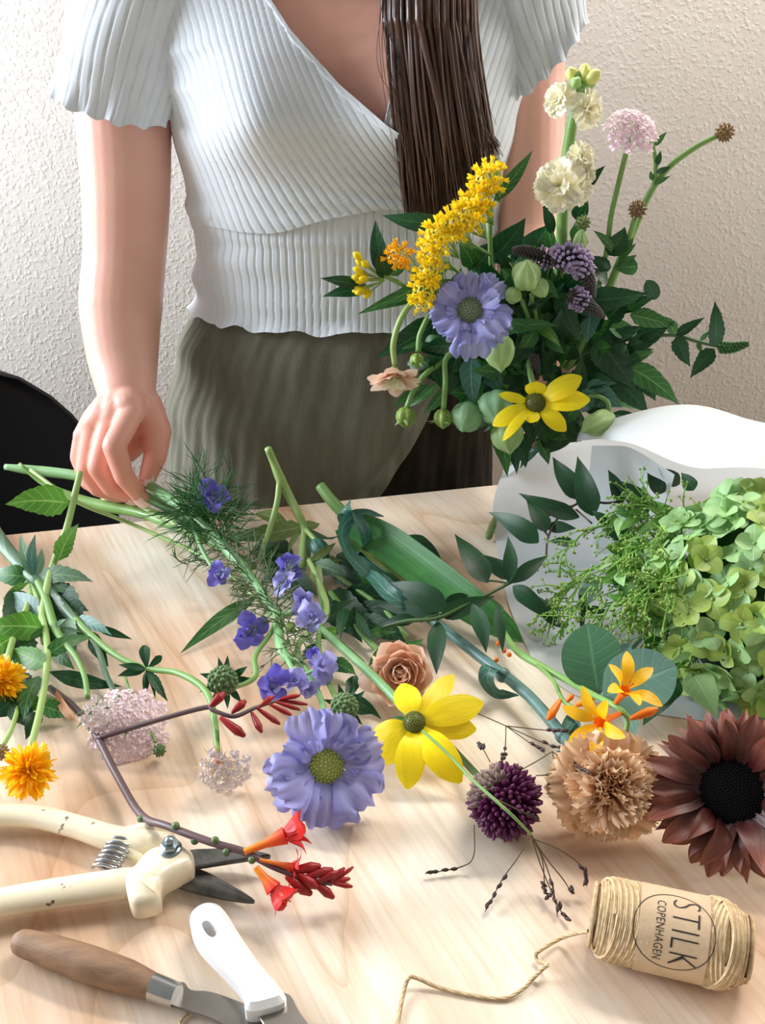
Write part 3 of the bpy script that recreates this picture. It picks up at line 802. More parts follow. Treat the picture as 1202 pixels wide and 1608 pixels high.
knife = thing('grafting_knife', 'florist knife with dark walnut handle and steel collar at the front edge', 'knife', T(250, 1550))
walnut = mat('walnut', S(158, 124, 94), S(108, 80, 58), rough=0.6, scale=26, stretch=(1.4, 5, 5), bump=0.2, bscale=200)
hp = ts('38 1481 0.95, 80 1494 1.0, 140 1514 1.05, 200 1534 1.0, 244 1551 0.95')
part('handle', MB().tube(hp, [21 / 3000, 25 / 3000, 27 / 3000, 25 / 3000, 19 / 3000], n=20, k=6, round_=True), walnut, knife)
part('collar', MB().tube(ts('240 1549 0.95, 258 1556 0.95, 278 1563 0.95'), [20 / 3000, 19.5 / 3000, 18 / 3000], n=20, k=3), steel, knife, sharp=40)
greysteel = mat('grey_blade', S(150, 146, 140), S(128, 124, 118), rough=0.3, metal=0.9, scale=40)
part('blade', slab('268 1546, 288 1541, 300 1553, 330 1556, 372 1570, 410 1589, 440 1618, 446 1650, 400 1640, 340 1604, 290 1586, 266 1575', 0.55, 0.78, 0.0006), greysteel, knife, sharp=40)
wk = thing('paring_knife', 'knife with white plastic handle and hanging hole lying across the other blade', 'knife', T(400, 1540))
whitep = mat('white_plastic', S(238, 240, 240), S(230, 232, 233), rough=0.28, coat=0.3)
hb_ = slab('298 1446, 301 1426, 318 1413, 338 1413, 354 1427, 376 1462, 408 1508, 449 1560, 418 1578, 386 1580, 381 1552, 352 1518, 312 1476', 0.5, 1.95, 0.0030)
hole = slab('314 1430, 322 1424, 332 1430, 338 1442, 333 1450, 323 1446', -1, 3, 0)
def cut(mb, mb2):
    o1 = bpy.data.objects.new('a', mb.mesh('a', None)); o2 = bpy.data.objects.new('b', mb2.mesh('b', None))
    COL.objects.link(o1); COL.objects.link(o2)
    bo = o1.modifiers.new('b', 'BOOLEAN'); bo.object = o2; bo.operation = 'DIFFERENCE'; bo.solver = 'EXACT'
    d = bpy.context.evaluated_depsgraph_get(); d.update()
    me = bpy.data.meshes.new_from_object(o1.evaluated_get(d))
    out = MB(); out.v = [V(x.co) for x in me.vertices]; out.uv = [(0, 0)] * len(out.v); out.f = [tuple(p.vertices) for p in me.polygons]
    bpy.data.objects.remove(o1); bpy.data.objects.remove(o2); return out
part('handle', cut(hb_, hole), whitep, wk, sharp=35)
part('blade', slab('396 1577, 448 1558, 470 1588, 500 1640, 440 1655, 412 1605', 1.0, 1.22, 0.0005), greysteel, wk, sharp=40)

# ------------------------------------------------------------------ spool of jute twine
jute = mat('jute', S(230, 206, 168), S(194, 164, 122), rough=0.9, scale=300, spec=0.1, contrast=0.2)
nt = jute.node_tree; _tc = nt.nodes['Texture Coordinate']; _b = nt.nodes['Principled BSDF']
_w = nd(nt, 'ShaderNodeTexWave', Scale=1.0, Distortion=1.5); _w.bands_direction = 'DIAGONAL'
_mp = nd(nt, 'ShaderNodeMapping'); _mp.inputs['Scale'].default_value = (0.45, 3.0, 1); nt.links.new(_tc.outputs['UV'], _mp.inputs[0]); nt.links.new(_mp.outputs[0], _w.inputs['Vector'])
_bp = nd(nt, 'ShaderNodeBump', Strength=0.6, Distance=0.0008); nt.links.new(_w.outputs[1], _bp.inputs['Height']); nt.links.new(_bp.outputs[0], _b.inputs['Normal'])
spool = thing('twine_spool', 'spool of natural jute twine with a printed kraft paper band', 'twine', T(1040, 1500))
A_, B_ = T(933, 1437, 0.0215), T(1172, 1491, 0.0215)
axv = B_ - A_; LN = axv.length; ez = axv.normalized(); ex = V((0, 0, 1)).cross(ez).normalized(); ey = ez.cross(ex)   # ex points away/towards along the table
if ex.y > 0: ex = -ex
ey = V((0, 0, 1))
R0 = 0.0192
def cyl(phi, x, r):            # phi 0 = towards the camera along the table, pi/2 = up
    return A_ + ez * x + ex * (math.cos(phi) * r) + ey * (math.sin(phi) * r)
core = part('core', MB().tube([A_ + ez * 0.001, A_ + ez * (LN / 2), B_ - ez * 0.001], [R0 * 0.78, R0 - 0.0012, R0 * 0.78], n=28, k=4), jute, spool)
def winding(x0, x1, turns, tilt, r0, name, ph0=0.0, round0=0, round1=0):
    pts = []; n = int(turns * 26)
    for k in range(n + 1):
        ph = 2 * PI * k / 26 + ph0; t = k / n
        x = x0 + (x1 - x0) * t + tilt * math.cos(ph - 0.9) 
        e = 0.0
        if round0: e = max(e, max(0.0, 1 - (x) / round0))
        if round1: e = max(e, max(0.0, 1 - (LN - x) / round1))
        r = r0 * (1 - 0.20 * e ** 2.0) + 0.00025 * math.sin(k * 0.37)
        pts.append(cyl(ph, min(max(x, -0.0002), LN + 0.0002), r))
    m = MB()
    m.grid(tube_rows(pts, 0.00105, 6), close=True, uvf=lambda i, j: (i * 0.35, j / 6))
    return part(name, m, jute, spool)
def tube_rows(pts, r, n):
    fr = frames(pts)
    rl = r if isinstance(r, list) else [r] * len(pts)
    return [[pts[i] + (fr[i][1] * math.cos(2 * PI * j / n) + fr[i][2] * math.sin(2 * PI * j / n)) * rl[i] for j in range(n)] for i in range(len(pts))]
winding(0.0015, LN - 0.0015, 46, 0.0012, R0, 'winding', 0, 0.010, 0.014)
winding(0.004, LN * 0.30, 13, 0.0060, R0 + 0.0012, 'winding', 1.0, 0.010, 0)
winding(LN * 0.72, LN - 0.006, 14, -0.0065, R0 + 0.0012, 'winding', 0.4, 0, 0.014)
winding(LN * 0.76, LN - 0.012, 6, 0.0085, R0 + 0.0022, 'winding', 2.0, 0, 0.014)
# end face coils
for ex0, sg in ((0.0, -1), (LN, 1)):
    pts = [cyl(2 * PI * k / 22, ex0 + sg * 0.0006, R0 * 0.78 * (1 - k / 190.0) + 0.002) for k in range(160)]
    m = MB(); m.grid(tube_rows(pts, 0.0011, 5), close=True, uvf=lambda i, j: (i * 0.3, j / 5)); part('winding', m, jute, spool)
kraft = mat('kraft_paper', S(208, 182, 150), S(198, 170, 136), rough=0.8, scale=120, bump=0.15, bscale=400)
LA, LB = LN * 0.285, LN * 0.735
RL = R0 + 0.0024
mbk = MB(); mbk.grid([[cyl(2 * PI * j / 72, LA + (LB - LA) * i / 8, RL) for j in range(72)] for i in range(9)], close=True)
band_ = part('paper_band', mbk, kraft, spool)
ink = mat('black_ink', S(38, 30, 26), rough=0.7)
def onband(x, y):              # x along the reading direction (down the front), y towards the right end
    return cyl(PHI0 - x / RL, XC + y, RL + 0.00016)
PHI0, XC = math.radians(52), LN * 0.50
def lettering(txt, size, x0, y0, off, width, space=1.0):
    cu = bpy.data.curves.new('t', 'FONT'); cu.body = txt; cu.size = size; cu.offset = off; cu.align_x = 'CENTER'; cu.space_character = space; cu.resolution_u = 3
    ob = bpy.data.objects.new('t', cu); COL.objects.link(ob)
    d = bpy.context.evaluated_depsgraph_get(); d.update()
    me = bpy.data.meshes.new_from_object(ob.evaluated_get(d)); bpy.data.objects.remove(ob)
    bm = bmesh.new(); bm.from_mesh(me); bmesh.ops.triangulate(bm, faces=bm.faces[:])
    for _ in range(3):
        long = [e for e in bm.edges if e.calc_length() > 0.0016]
        if long: bmesh.ops.subdivide_edges(bm, edges=long, cuts=1, use_grid_fill=False); bmesh.ops.triangulate(bm, faces=[f for f in bm.faces if len(f.verts) > 3])
    xs = [v.co.x for v in bm.verts]; cx = (min(xs) + max(xs)) / 2; k = width / (max(xs) - min(xs))
    m = MB(); bm.verts.ensure_lookup_table()
    m.v = [onband(x0 + (v.co.x - cx) * k, y0 + v.co.y) for v in bm.verts]; m.uv = [(0, 0)] * len(m.v)
    m.f = [tuple(v.index for v in f.verts) for f in bm.faces]; bm.free()
    return part('lettering', m, ink, band_)
lettering('STILK', 0.0205, 0.0, -0.0008, -0.00042, 0.0335, 1.05)
lettering('COPENHAGEN', 0.0062, 0.0005, -0.0082, -0.00003, 0.0295, 1.05)
mr = MB(); rows = []
for k in range(97):
    a = 2 * PI * k / 96
    rows.append([onband(math.cos(a) * r, math.sin(a) * r + 0.0008) for r in (0.0196, 0.02005)])
mr.grid(rows); part('printed_ring', mr, ink, band_)
pts = catmull(ts('925 1462 2.2, 905 1466 1.2, 880 1474 0.4, 848 1493 0.6, 842 1500 0.4, 846 1510 0.3, 860 1514 0.6, 852 1522 0.7, 838 1536 0.2, 822 1552 0.2, 792 1568 0.15, 740 1563 0.15, 690 1551 0.2, 655 1536 0.5, 642 1536 0.6, 635 1556 0.3, 629 1585 0.15, 620 1640 0.15'), 7)
m = MB(); m.grid(tube_rows(pts, 0.00105, 6), close=True, uvf=lambda i, j: (i * 0.5, j / 6)); part('loose_end', m, jute, spool)
pts = catmull(ts('310 1586 0.13, 296 1592 0.12, 284 1604 0.12, 275 1630 0.12'), 7)
m = MB(); m.grid(tube_rows(pts, 0.0008, 6), close=True, uvf=lambda i, j: (i * 0.5, j / 6))
tag(part('twine_snippet', m, jute), 'short snippet of jute twine under the walnut handled knife', 'twine')

# ------------------------------------------------------------------ white paper wrap
paper = mat('wrapping_paper', S(226, 231, 234), S(218, 225, 230), rough=0.6, trans=0.35, scale=6, bump=0.25, bscale=22)
def sheet(rows, nu, nv):
    rr = [catmull(r, nu) for r in rows]
    cols = list(zip(*rr)); cc = [catmull(list(c), nv) for c in cols]
    return [list(r) for r in zip(*cc)]
def trow(s): return ts(s)
PW = [trow('838 1040 0.15, 890 1082 0.15, 945 1105 0.15, 1010 1118 0.15, 1090 1130 0.15, 1190 1150 0.15, 1330 1165 0.15'),
      trow('800 950 0.2, 855 965 0.15, 925 978 0.15, 1005 985 0.15, 1085 990 0.15, 1185 995 0.15, 1320 1005 0.15'),
      trow('781 862 0.3, 850 868 0.2, 925 868 0.2, 1005 868 0.2, 1085 868 0.2, 1185 870 0.2, 1320 875 0.2'),
      trow('774 800 0.9, 838 800 0.8, 920 795 0.8, 1000 790 0.8, 1085 785 0.9, 1185 785 1.0, 1320 790 1.2'),
      trow('784 756 2.4, 845 712 5.0, 925 710 6.5, 1005 708 7.5, 1090 705 8, 1190 720 8, 1320 730 8'),
      trow('792 746 3.2, 852 702 6.2, 905 678 9.2, 985 656 12, 1095 645 13.6, 1202 672 13.6, 1330 705 12.6'),
      trow('794 748 3.3, 856 706 6.5, 914 684 9.6, 990 680 12.8, 1092 682 14.6, 1202 702 14.4, 1330 735 13.4'),
      trow('796 751 3.3, 858 712 6.6, 924 694 9.8, 985 706 12.5, 1080 738 14.4, 1202 742 14.4, 1330 765 13.2')]
wr_ = sheet(PW, 9, 8)
rq = random.Random(5)
wrap = part('paper_wrap', (lambda m: (m.grid([[p + V((0, 0, 0.0007 * math.sin(i * 0.55 + j * 0.2) * math.sin(j * 0.33 + 1) + (0.0028 * (abs(math.sin(j * 0.16 + i * 0.05 + 0.6)) + abs(math.sin(j * 0.09 - i * 0.13))) if i > 36 else 0.0))) for j, p in enumerate(r)] for i, r in enumerate(wr_)]), m)[1])(MB()), paper)
tag(wrap, 'white wrapping paper folded around the green hydrangea head', 'paper')
# an inner fold of the same sheet behind the leaves
PF = [trow('930 700 9.0, 925 760 6.0, 928 820 3.0, 940 870 0.5'), trow('960 700 9.6, 968 760 6.4, 985 820 3.4, 1000 870 0.6'), trow('995 705 9.8, 1003 760 6.4, 1010 820 3.4, 1040 870 0.6'), trow('1060 745 9, 1050 790 6, 1060 830 3.4, 1080 880 0.6')]
m_ = MB(); m_.grid(sheet(PF, 6, 6)); part('paper_fold', m_, paper, wrap)
# ================================================================== PLANT BUILDERS
G = {}
def gm(name, c, c2, vein=None, **kw):
    G[name] = mat(name, S(*c), S(*c2), veins=S(*vein) if vein else None, **{**dict(rough=0.42, trans=0.18, scale=30, vary=0.14), **kw}); return G[name]
gm('dark_leaf', (24, 80, 36), (12, 56, 28), (50, 106, 58))
gm('mid_leaf', (58, 118, 48), (38, 92, 40), (120, 168, 96))
gm('bright_leaf', (96, 156, 52), (66, 124, 40), (158, 198, 104), trans=0.3)
gm('blue_leaf', (70, 122, 104), (48, 98, 84), (120, 164, 146))
gm('grey_leaf', (112, 146, 114), (84, 122, 92), (158, 184, 150))
gm('smilax_leaf', (24, 80, 36), (12, 56, 28), None, rough=0.42, streak=.3)
gm('olive_leaf', (132, 152, 84), (104, 128, 66), (170, 184, 124))
gm('eucalyptus_green', (72, 124, 84), (58, 106, 74), (88, 138, 98))
gm('eucalyptus_blue', (122, 164, 150), (98, 144, 128), (136, 176, 160))
gm('strap_leaf', (74, 142, 66), (48, 112, 52), None, streak=0.34)
gm('stem_green', (128, 168, 92), (104, 146, 74), None, trans=0)
gm('stem_pale', (158, 184, 112), (136, 168, 92), None, trans=0)
gm('stem_mint', (142, 186, 128), (112, 164, 104), None, trans=0)
gm('stem_dark', (64, 92, 44), (48, 74, 36), None, trans=0)
gm('stem_blue', (98, 134, 126), (70, 108, 104), None, trans=0, scale=60)
gm('stem_brown', (106, 82, 84), (82, 62, 66), None, trans=0)
gm('stem_wire', (92, 72, 48), (70, 52, 36), None, trans=0)
gm('feather_leaf', (64, 124, 62), (44, 98, 48), None)
gm('pod_green', (204, 226, 160), (166, 204, 132), None, trans=0.35, scale=70, streak=.12, bump=.4, bscale=160)
gm('pod_blue', (172, 210, 164), (136, 186, 138), None, trans=0.35, scale=70, streak=.12, bump=.4, bscale=160)
gm('bud_green', (150, 178, 80), (112, 148, 62), (186, 204, 120))
gm('seed_brown', (152, 122, 76), (104, 80, 50), None, trans=0)
gm('seed_green', (96, 124, 74), (70, 98, 56), None, trans=0)
gm('seed_black', (58, 34, 34), (34, 20, 22), None, trans=0)
gm('eye_lime', (206, 218, 126), (180, 200, 96), None)
gm('eye_grey', (150, 160, 128), (122, 138, 104), None)
gm('yellow_petal', (255, 236, 22), (255, 224, 8), None, streak=0.10, trans=0.2)
gm('yellow_floret', (255, 238, 60), (255, 222, 30), None, trans=.35)
gm('orange_floret', (255, 204, 36), (244, 180, 20), None, trans=.3)
gm('marigold', (255, 216, 40), (255, 190, 14), None, trans=0.35)
gm('lavender', (192, 192, 238), (172, 172, 230), None, streak=0.12, trans=0.35, edge=S(160, 160, 228))
gm('violet', (132, 124, 224), (106, 94, 204), None, streak=0.2, trans=0.25)
gm('violet_pale', (180, 176, 234), (154, 148, 222), None, streak=0.2, trans=0.25)
gm('purple_floret', (190, 172, 208), (154, 134, 174), None)
gm('spike_dark', (100, 92, 92), (64, 62, 58), None)
gm('cream', (252, 246, 206), (248, 240, 184), None, trans=0.3, tip=S(255, 253, 236))
gm('cream_green', (238, 238, 170), (228, 232, 150), None, trans=0.3)
gm('white_lace', (250, 242, 240), (242, 230, 230), None)
gm('pink_lace', (250, 234, 240), (240, 216, 226), None)
gm('peach', (242, 204, 170), (232, 186, 150), None, trans=0.3, tip=S(248, 220, 196))
gm('peach_pink', (250, 220, 196), (242, 202, 176), None, trans=0.3, tip=S(250, 226, 208))
gm('blush', (255, 220, 194), (250, 200, 168), None, trans=0.3, tip=S(250, 218, 196))
gm('carnation', (236, 174, 134), (222, 150, 110), None, trans=0.3, tip=S(250, 222, 184), rough=.6)
gm('allium', (108, 34, 88), (78, 20, 64), None)
gm('allium_pale', (168, 150, 130), (130, 104, 110), None)
gm('maroon', (66, 16, 20), (42, 9, 13), None, streak=0.45, tip=S(150, 84, 64), trans=0.08)
gm('sun_disc', (12, 7, 9), (6, 4, 5), None, trans=0, rough=0.7, spec=0.12)
gm('scarlet', (214, 34, 26), (192, 20, 20), None, streak=0.12)
gm('scarlet_bud', (180, 34, 34), (140, 22, 28), None)
gm('flame_tube', (244, 160, 40), (238, 120, 36), None, tip=S(220, 44, 30))
gm('croc_yellow', (255, 206, 18), (255, 184, 8), None, streak=0.08, trans=0.2)
gm('croc_orange', (246, 140, 24), (238, 116, 16), None)
gm('cone_green', (112, 118, 34), (84, 92, 26), None, trans=0)
gm('hydra', (188, 210, 112), (150, 184, 80), (198, 216, 130), trans=0.28, vary=0.12)
gm('hydra_aqua', (178, 214, 150), (146, 194, 122), (188, 220, 164), trans=0.28, vary=0.12)
gm('hydra_olive', (174, 186, 98), (150, 168, 78), (184, 194, 112), trans=0.28, vary=0.12)
gm('hydra_eye', (150, 184, 120), (130, 168, 100), None, trans=0)

def petal_mesh(L, w, m, prof='petal', curve=((0, 0), (0.5, 0.06), (1, 0.0)), name='petal', **kw):
    """petal lying along +x from the origin, facing +z; curve = (x, z) as shares of L."""
    path = [V((x * L, 0, z * L)) for x, z in curve]
    return blade(path, w, V((-0.0001, 0, 1)), prof, **kw).mesh(name, m)
def ring(par, M, meshes, n, r0=0.0, tilt=0.0, z0=0.0, ja=0.12, jt=0.12, js=0.08, name='petal', ph=0.0, roll=0.15, rr=None):
    rr = rr or rnd; out = []
    for i in range(n):
        a = ph + 2 * PI * (i + rr.uniform(-ja, ja) * 2) / n
        Mi = M @ Matrix.Rotation(a, 4, 'Z') @ Matrix.Translation((r0, 0, z0)) @ Matrix.Rotation(-(tilt + rr.uniform(-jt, jt)), 4, 'Y') @ Matrix.Rotation(rr.uniform(-roll, roll), 4, 'X') @ Matrix.Scale(1 + rr.uniform(-js, js), 4)
        out.append(put(name, rr.choice(meshes), Mi, par))
    return out
def fib(n, zmin=-1.0):
    out = []
    for i in range(n):
        z = 1 - (1 - zmin) * (i + 0.5) / n; r = math.sqrt(max(0, 1 - z * z)); a = i * 2.39996
        out.append(V((r * math.cos(a), r * math.sin(a), z)))
    return out
def dome(par, M, r, h, m, name='centre', n=70, bump=0.10, kind=None):
    """a disc of tightly packed tiny florets over a dome."""
    mb = MB(); mb.lathe([(r * math.cos(a), h * math.sin(a)) for a in [0, .3, .6, .9, 1.2, 1.5]], M, n=18)
    for d in fib(n, 0.05):
        p = M @ V((d.x * r, d.y * r, d.z * h)); nn = (M.to_3x3() @ V((d.x / r, d.y / r, d.z / h))).normalized()
        k = bump * r * M.to_scale()[0]
        q = nn.to_track_quat('Z', 'Y').to_matrix().to_4x4()
        mb.lathe([(k, -k * .3), (k * .8, k * .7), (k * .25, k * 1.1)], Matrix.Translation(p) @ q, n=6)
    return part(name, mb, m, par, kind=kind)
def px(n, p): return n / scale_at(p)

def scabiosa(par, c, n, rpx, m, roll=0.0, eye=None, openness=0.25):
    R = px(rpx, c); M = facing(c, n, roll)
    big = [petal_mesh(R * 0.76, R * (0.34 + .09 * (k % 3)), m, 'fan', ((0, 0), (0.5, 0.09), (1, 0.05 - 0.05 * k)), frill=.22, nf=1.9 + .45 * k, jag=.09, ph=k * 1.3, na=12, nc=12) for k in range(5)]
    sml = [petal_mesh(R * 0.36, R * 0.14, m, 'fan', ((0, 0), (0.5, 0.12), (1, 0.06)), frill=.3, nf=2, jag=.2, ph=k, na=8, nc=8) for k in range(3)]
    ring(par, M, big, 9, R * 0.24, openness - .06, 0.0, name='petal', roll=0.4, jt=.25, js=.22, ja=.2)
    ring(par, M, big, 6, R * 0.22, openness + 0.14, R * 0.04, name='petal', roll=0.5, ph=0.3, js=0.2, jt=.22)
    ring(par, M, sml, 16, R * 0.27, openness + 0.35, R * 0.05, name='petal', ph=0.2, roll=0.6, jt=.25)
    dome(par, M @ Matrix.Translation((0, 0, R * 0.04)), R * 0.31, R * 0.15, eye or G['seed_green'], n=95, bump=0.11)
    ring(par, M, [petal_mesh(R * 0.5, R * 0.07, G['mid_leaf'], 'lance', name='sepal')], 8, R * 0.1, -0.15, -R * 0.06, name='sepal')
    return M
def seed_head(par, c, n, rpx, m, spikes=46, bract=None, L=0.35):
    """a ball of small pointed bracts."""
    R = px(rpx, c); M = facing(c, n); mb = MB(); mb.ball((0, 0, 0), R * 0.82, n=14, m=9)
    for d in fib(spikes):
        q = d.to_track_quat('Z', 'Y').to_matrix().to_4x4()
        mb.lathe([(R * 0.19, R * 0.66), (R * 0.15, R * 0.9), (R * 0.03, R * (0.9 + L * 0.5))], q, n=6)
    mb.v = [M @ v for v in mb.v]
    o = part('seed_head', mb, m, par)
    if bract: ring(par, M, [petal_mesh(R * 1.25, R * 0.22, bract, 'lance', ((0, 0), (0.5, -0.08), (1, 0.12)), name='bract')], 9, R * 0.45, -0.1, -R * 0.55, name='bract', jt=0.35)
    return o
def rudbeckia(par, c, n, petals, conepx, m=None, conel=0.8):
    """petals = [(tip u, tip v, tip offset towards n in m, half width px, bend)]."""
    m = m or G['yellow_petal']; r = px(conepx, c); n = V(n).normalized()
    M = facing(c, n)
    for (tp, w, bend) in petals:
        d = (tp - c); base = c + (d - n * d.dot(n)).normalized() * r * 0.6 - n * r * 0.25
        nn = n + tocam(tp) * 0.4
        w_ = px(w, c)
        part('petal', blade(arch(base, tp, nn, bend), w_, nn, 'petal', fold=0.10, cup=-0.12, wave=0.05, nw=1, na=14, nc=6), m, par)
    dome(par, M @ Matrix.Translation((0, 0, -r * 0.25)), r, r * (0.6 + conel * 0.5), G['cone_green'], name='cone', n=130, bump=0.085)
    ring(par, M, [petal_mesh(r * 2.0, r * 0.28, G['mid_leaf'], 'lance', name='sepal')], 9, r * 0.3, -0.15, -r * 0.5, name='sepal')
def pompom(par, c, n, rpx, m, count=100, prof='spoon', zmin=-0.25):
    R = px(rpx, c); M = facing(c, n)
    ms = [petal_mesh(R, R * 0.115, m, prof, ((0, 0), (0.5, 0.02), (1, 0.05 * k)), fold=0.3, na=7, nc=2) for k in (-1, 0, 1)]
    for d in fib(count, zmin):
        d = (d + V((rnd.uniform(-.16, .16), rnd.uniform(-.16, .16), rnd.uniform(-.16, .16)))).normalized()
        q = d.to_track_quat('X', 'Z').to_matrix().to_4x4()
        put('petal', rnd.choice(ms), M @ q @ Matrix.Rotation(rnd.uniform(0, 6), 4, 'X') @ Matrix.Scale(rnd.uniform(0.72, 1.05) * (0.86 if d.z > 0.8 else 1), 4), par)
    part('centre', MB().ball(c, R * 0.3, n=12, m=8), m, par)
def lace(par, c, n, rpx, hpx, m, count=34, per=12, stalks=True, floret=3.6, droop=0.35, ms=None):
    """flat umbel: rays from the stem top to small clusters of five-lobed florets."""
    R = px(rpx, c); H = px(hpx, c); M = facing(c, n); fb = MB(); rb = MB(); f = px(floret, c) * 1.12
    base = M @ V((0, 0, -R * 0.65))
    for i in range(count):
        rr = R * math.sqrt((i + 0.5) / count); a = i * 2.39996
        t = (rr / R) ** 2
        p = V((rr * math.cos(a), rr * math.sin(a), H * (1 - t) - R * droop * t * 0.4))
        nn = V((p.x / R * 0.9, p.y / R * 0.9, 1)).normalized()
        if stalks: rb.tube([base, M @ (p * 0.55 + V((0, 0, -R * 0.2))), M @ (p - nn * f * 1.5)], R * 0.012, n=4, k=3, caps=False)
        for j in range(per):
            b = j * 2.39996; q = R * 0.17 * math.sqrt((j + 0.5) / per)
            qq = nn.to_track_quat('Z', 'Y')
            o = p + qq @ V((q * math.cos(b), q * math.sin(b), f * rnd.uniform(-.4, .5)))
            fl = (nn + V((rnd.uniform(-.5, .5), rnd.uniform(-.5, .5), 0))).normalized().to_track_quat('Z', 'Y')
            k0 = len(fb.v); s0 = rnd.uniform(0, 6); fb.v.append(M @ o); fb.uv.append((0, .5))
            for k in range(10):
                ff = f * (1.0 if k % 2 == 0 else 0.5) * rnd.uniform(.85, 1.15)
                fb.v.append(M @ (o + fl @ V((ff * math.cos(s0 + k * PI / 5), ff * math.sin(s0 + k * PI / 5), f * 0.3)))); fb.uv.append((1, k / 10))
            for k in range(10): fb.f.append((k0, k0 + 1 + k, k0 + 1 + (k + 1) % 10))
    o = part('florets', fb, m, par, kind='stuff')
    if stalks: part('rays', rb, ms or G['stem_pale'], par, kind='stuff')
def balls(par, pts, r, m, name, n=6, kind='stuff', el=1.0):
    mb = MB()
    for p, d in pts:
        q = V(d).normalized().to_track_quat('Z', 'Y').to_matrix().to_4x4()
        mb.lathe([(r * .3, -r * el), (r * .9, -r * .45 * el), (r, r * .1 * el), (r * .6, r * .7 * el), (r * .1, r * 1.2 * el)], Matrix.Translation(p) @ q, n=n)
    return part(name, mb, m, par, kind=kind)
def pod(par, c, ax, rpx, lpx, m, name='pod', lobes=5, tipl=0.18):
    """balloon seed pod / bud with five lobes, its tip along ax."""
    R = px(rpx, c); Lh = px(lpx, c); M = facing(c, ax, rnd.uniform(0, 6))
    prof = [(0.12, -1.0), (0.55, -0.88), (0.88, -0.5), (1.0, -0.05), (0.92, 0.35), (0.66, 0.7), (0.32, 0.92), (0.12, 1.0 + tipl * .5), (0.02, 1.0 + tipl)]
    mb = MB(); mb.lathe([(r * R, z * Lh) for r, z in prof], M, n=30, wob=lambda t, i: 1 - 0.17 * abs(math.cos(t * PI * lobes)) ** 5 + 0.03 * math.sin(t * 17 + i) if 0 < i < 7 else 1)
    return part(name, mb, m, par)
def spike(par, pts, r0, m1, m2, frac=0.5, per=0.0016, name='spike'):
    """flower spike: dark calyces along a path with small open florets over part of it."""
    p = catmull(pts, 10); L = sum((p[i + 1] - p[i]).length for i in range(len(p) - 1)); fr = frames(p)
    calx = MB(); flo = MB(); n = max(14, int(L / per))
    calx.tube(p, [r0 * .5, r0 * .6, r0 * .5, r0 * .2], n=6, k=1)
    for i in range(n):
        t = (i + 0.5) / n; k = min(int(t * (len(p) - 1)), len(p) - 2); c = p[k].lerp(p[k + 1], t * (len(p) - 1) - k)
        tg, sd, up = fr[k]
        for j in range(7):
            a = j * 2 * PI / 7 + i * 0.5
            d = (sd * math.cos(a) + up * math.sin(a) + tg * 0.35).normalized(); rr = r0 * (1.05 - 0.65 * t ** 2.5)
            q = d.to_track_quat('Z', 'Y').to_matrix().to_4x4()
            calx.lathe([(r0 * .12, rr * .35), (r0 * .17, rr * .8), (r0 * .05, rr * 1.08)], Matrix.Translation(c) @ q, n=5)
            if t < frac and rnd.random() < 0.75:
                l = rr * rnd.uniform(1.15, 1.5)
                flo.lathe([(r0 * .10, rr * .8), (r0 * .20, l), (r0 * .08, l * 1.06)], Matrix.Translation(c) @ q, n=5)
    o = part(name, calx, m1, par)
    if flo.v: part('florets', flo, m2, par, kind='stuff')
    return o
def star_umbel(par, c, n, rpx, m, count=18, zmin=-0.1, buds=False, base=None):
    """umbel of small starry florets on thin rays."""
    R = px(rpx, c); M = facing(c, n); rb = MB(); base = base if base is not None else M @ V((0, 0, -R * 0.7))
    s = R * 0.40; key = ('star', m.name, round(s, 4))
    if key not in G:
        mb = MB()
        for k in range(5):
            a = 2 * PI * k / 5
            d = V((math.cos(a), math.sin(a), 0))
            blade([d * s * .08, d * s * .22 + V((0, 0, s * .55)), d * s * .42 + V((0, 0, s * 1.0))], s * .24, V((-d.x, -d.y, .4)), 'petal', fold=.3, na=4, nc=2, mb=mb)
            a += PI / 5; d = V((math.cos(a), math.sin(a), 0))
            blade([d * s * .08, d * s * .5 + V((0, 0, -s * .02)), d * s * .85 + V((0, 0, -s * .3))], s * .20, V((0, 0, 1)), 'lance', fold=.2, na=4, nc=2, mb=mb)
        mb.ball((0, 0, s * .3), s * .22, n=6, m=4)
        G[key] = mb.mesh('floret', m)
    for d in fib(count, zmin):
        d = (d + V((rnd.uniform(-.15, .15), rnd.uniform(-.15, .15), rnd.uniform(-.1, .1)))).normalized()
        p = M @ (d * R * rnd.uniform(.62, .8)); w = (M.to_3x3() @ d).normalized()
        rb.tube([base, base.lerp(p, .5) + w * R * .05, p], R * 0.022, n=4, k=3, caps=False)
        put('floret', G[key], facing(p, w, rnd.uniform(0, 6), rnd.uniform(.85, 1.15)), par)
    part('rays', rb, G['stem_pale'], par, kind='stuff')
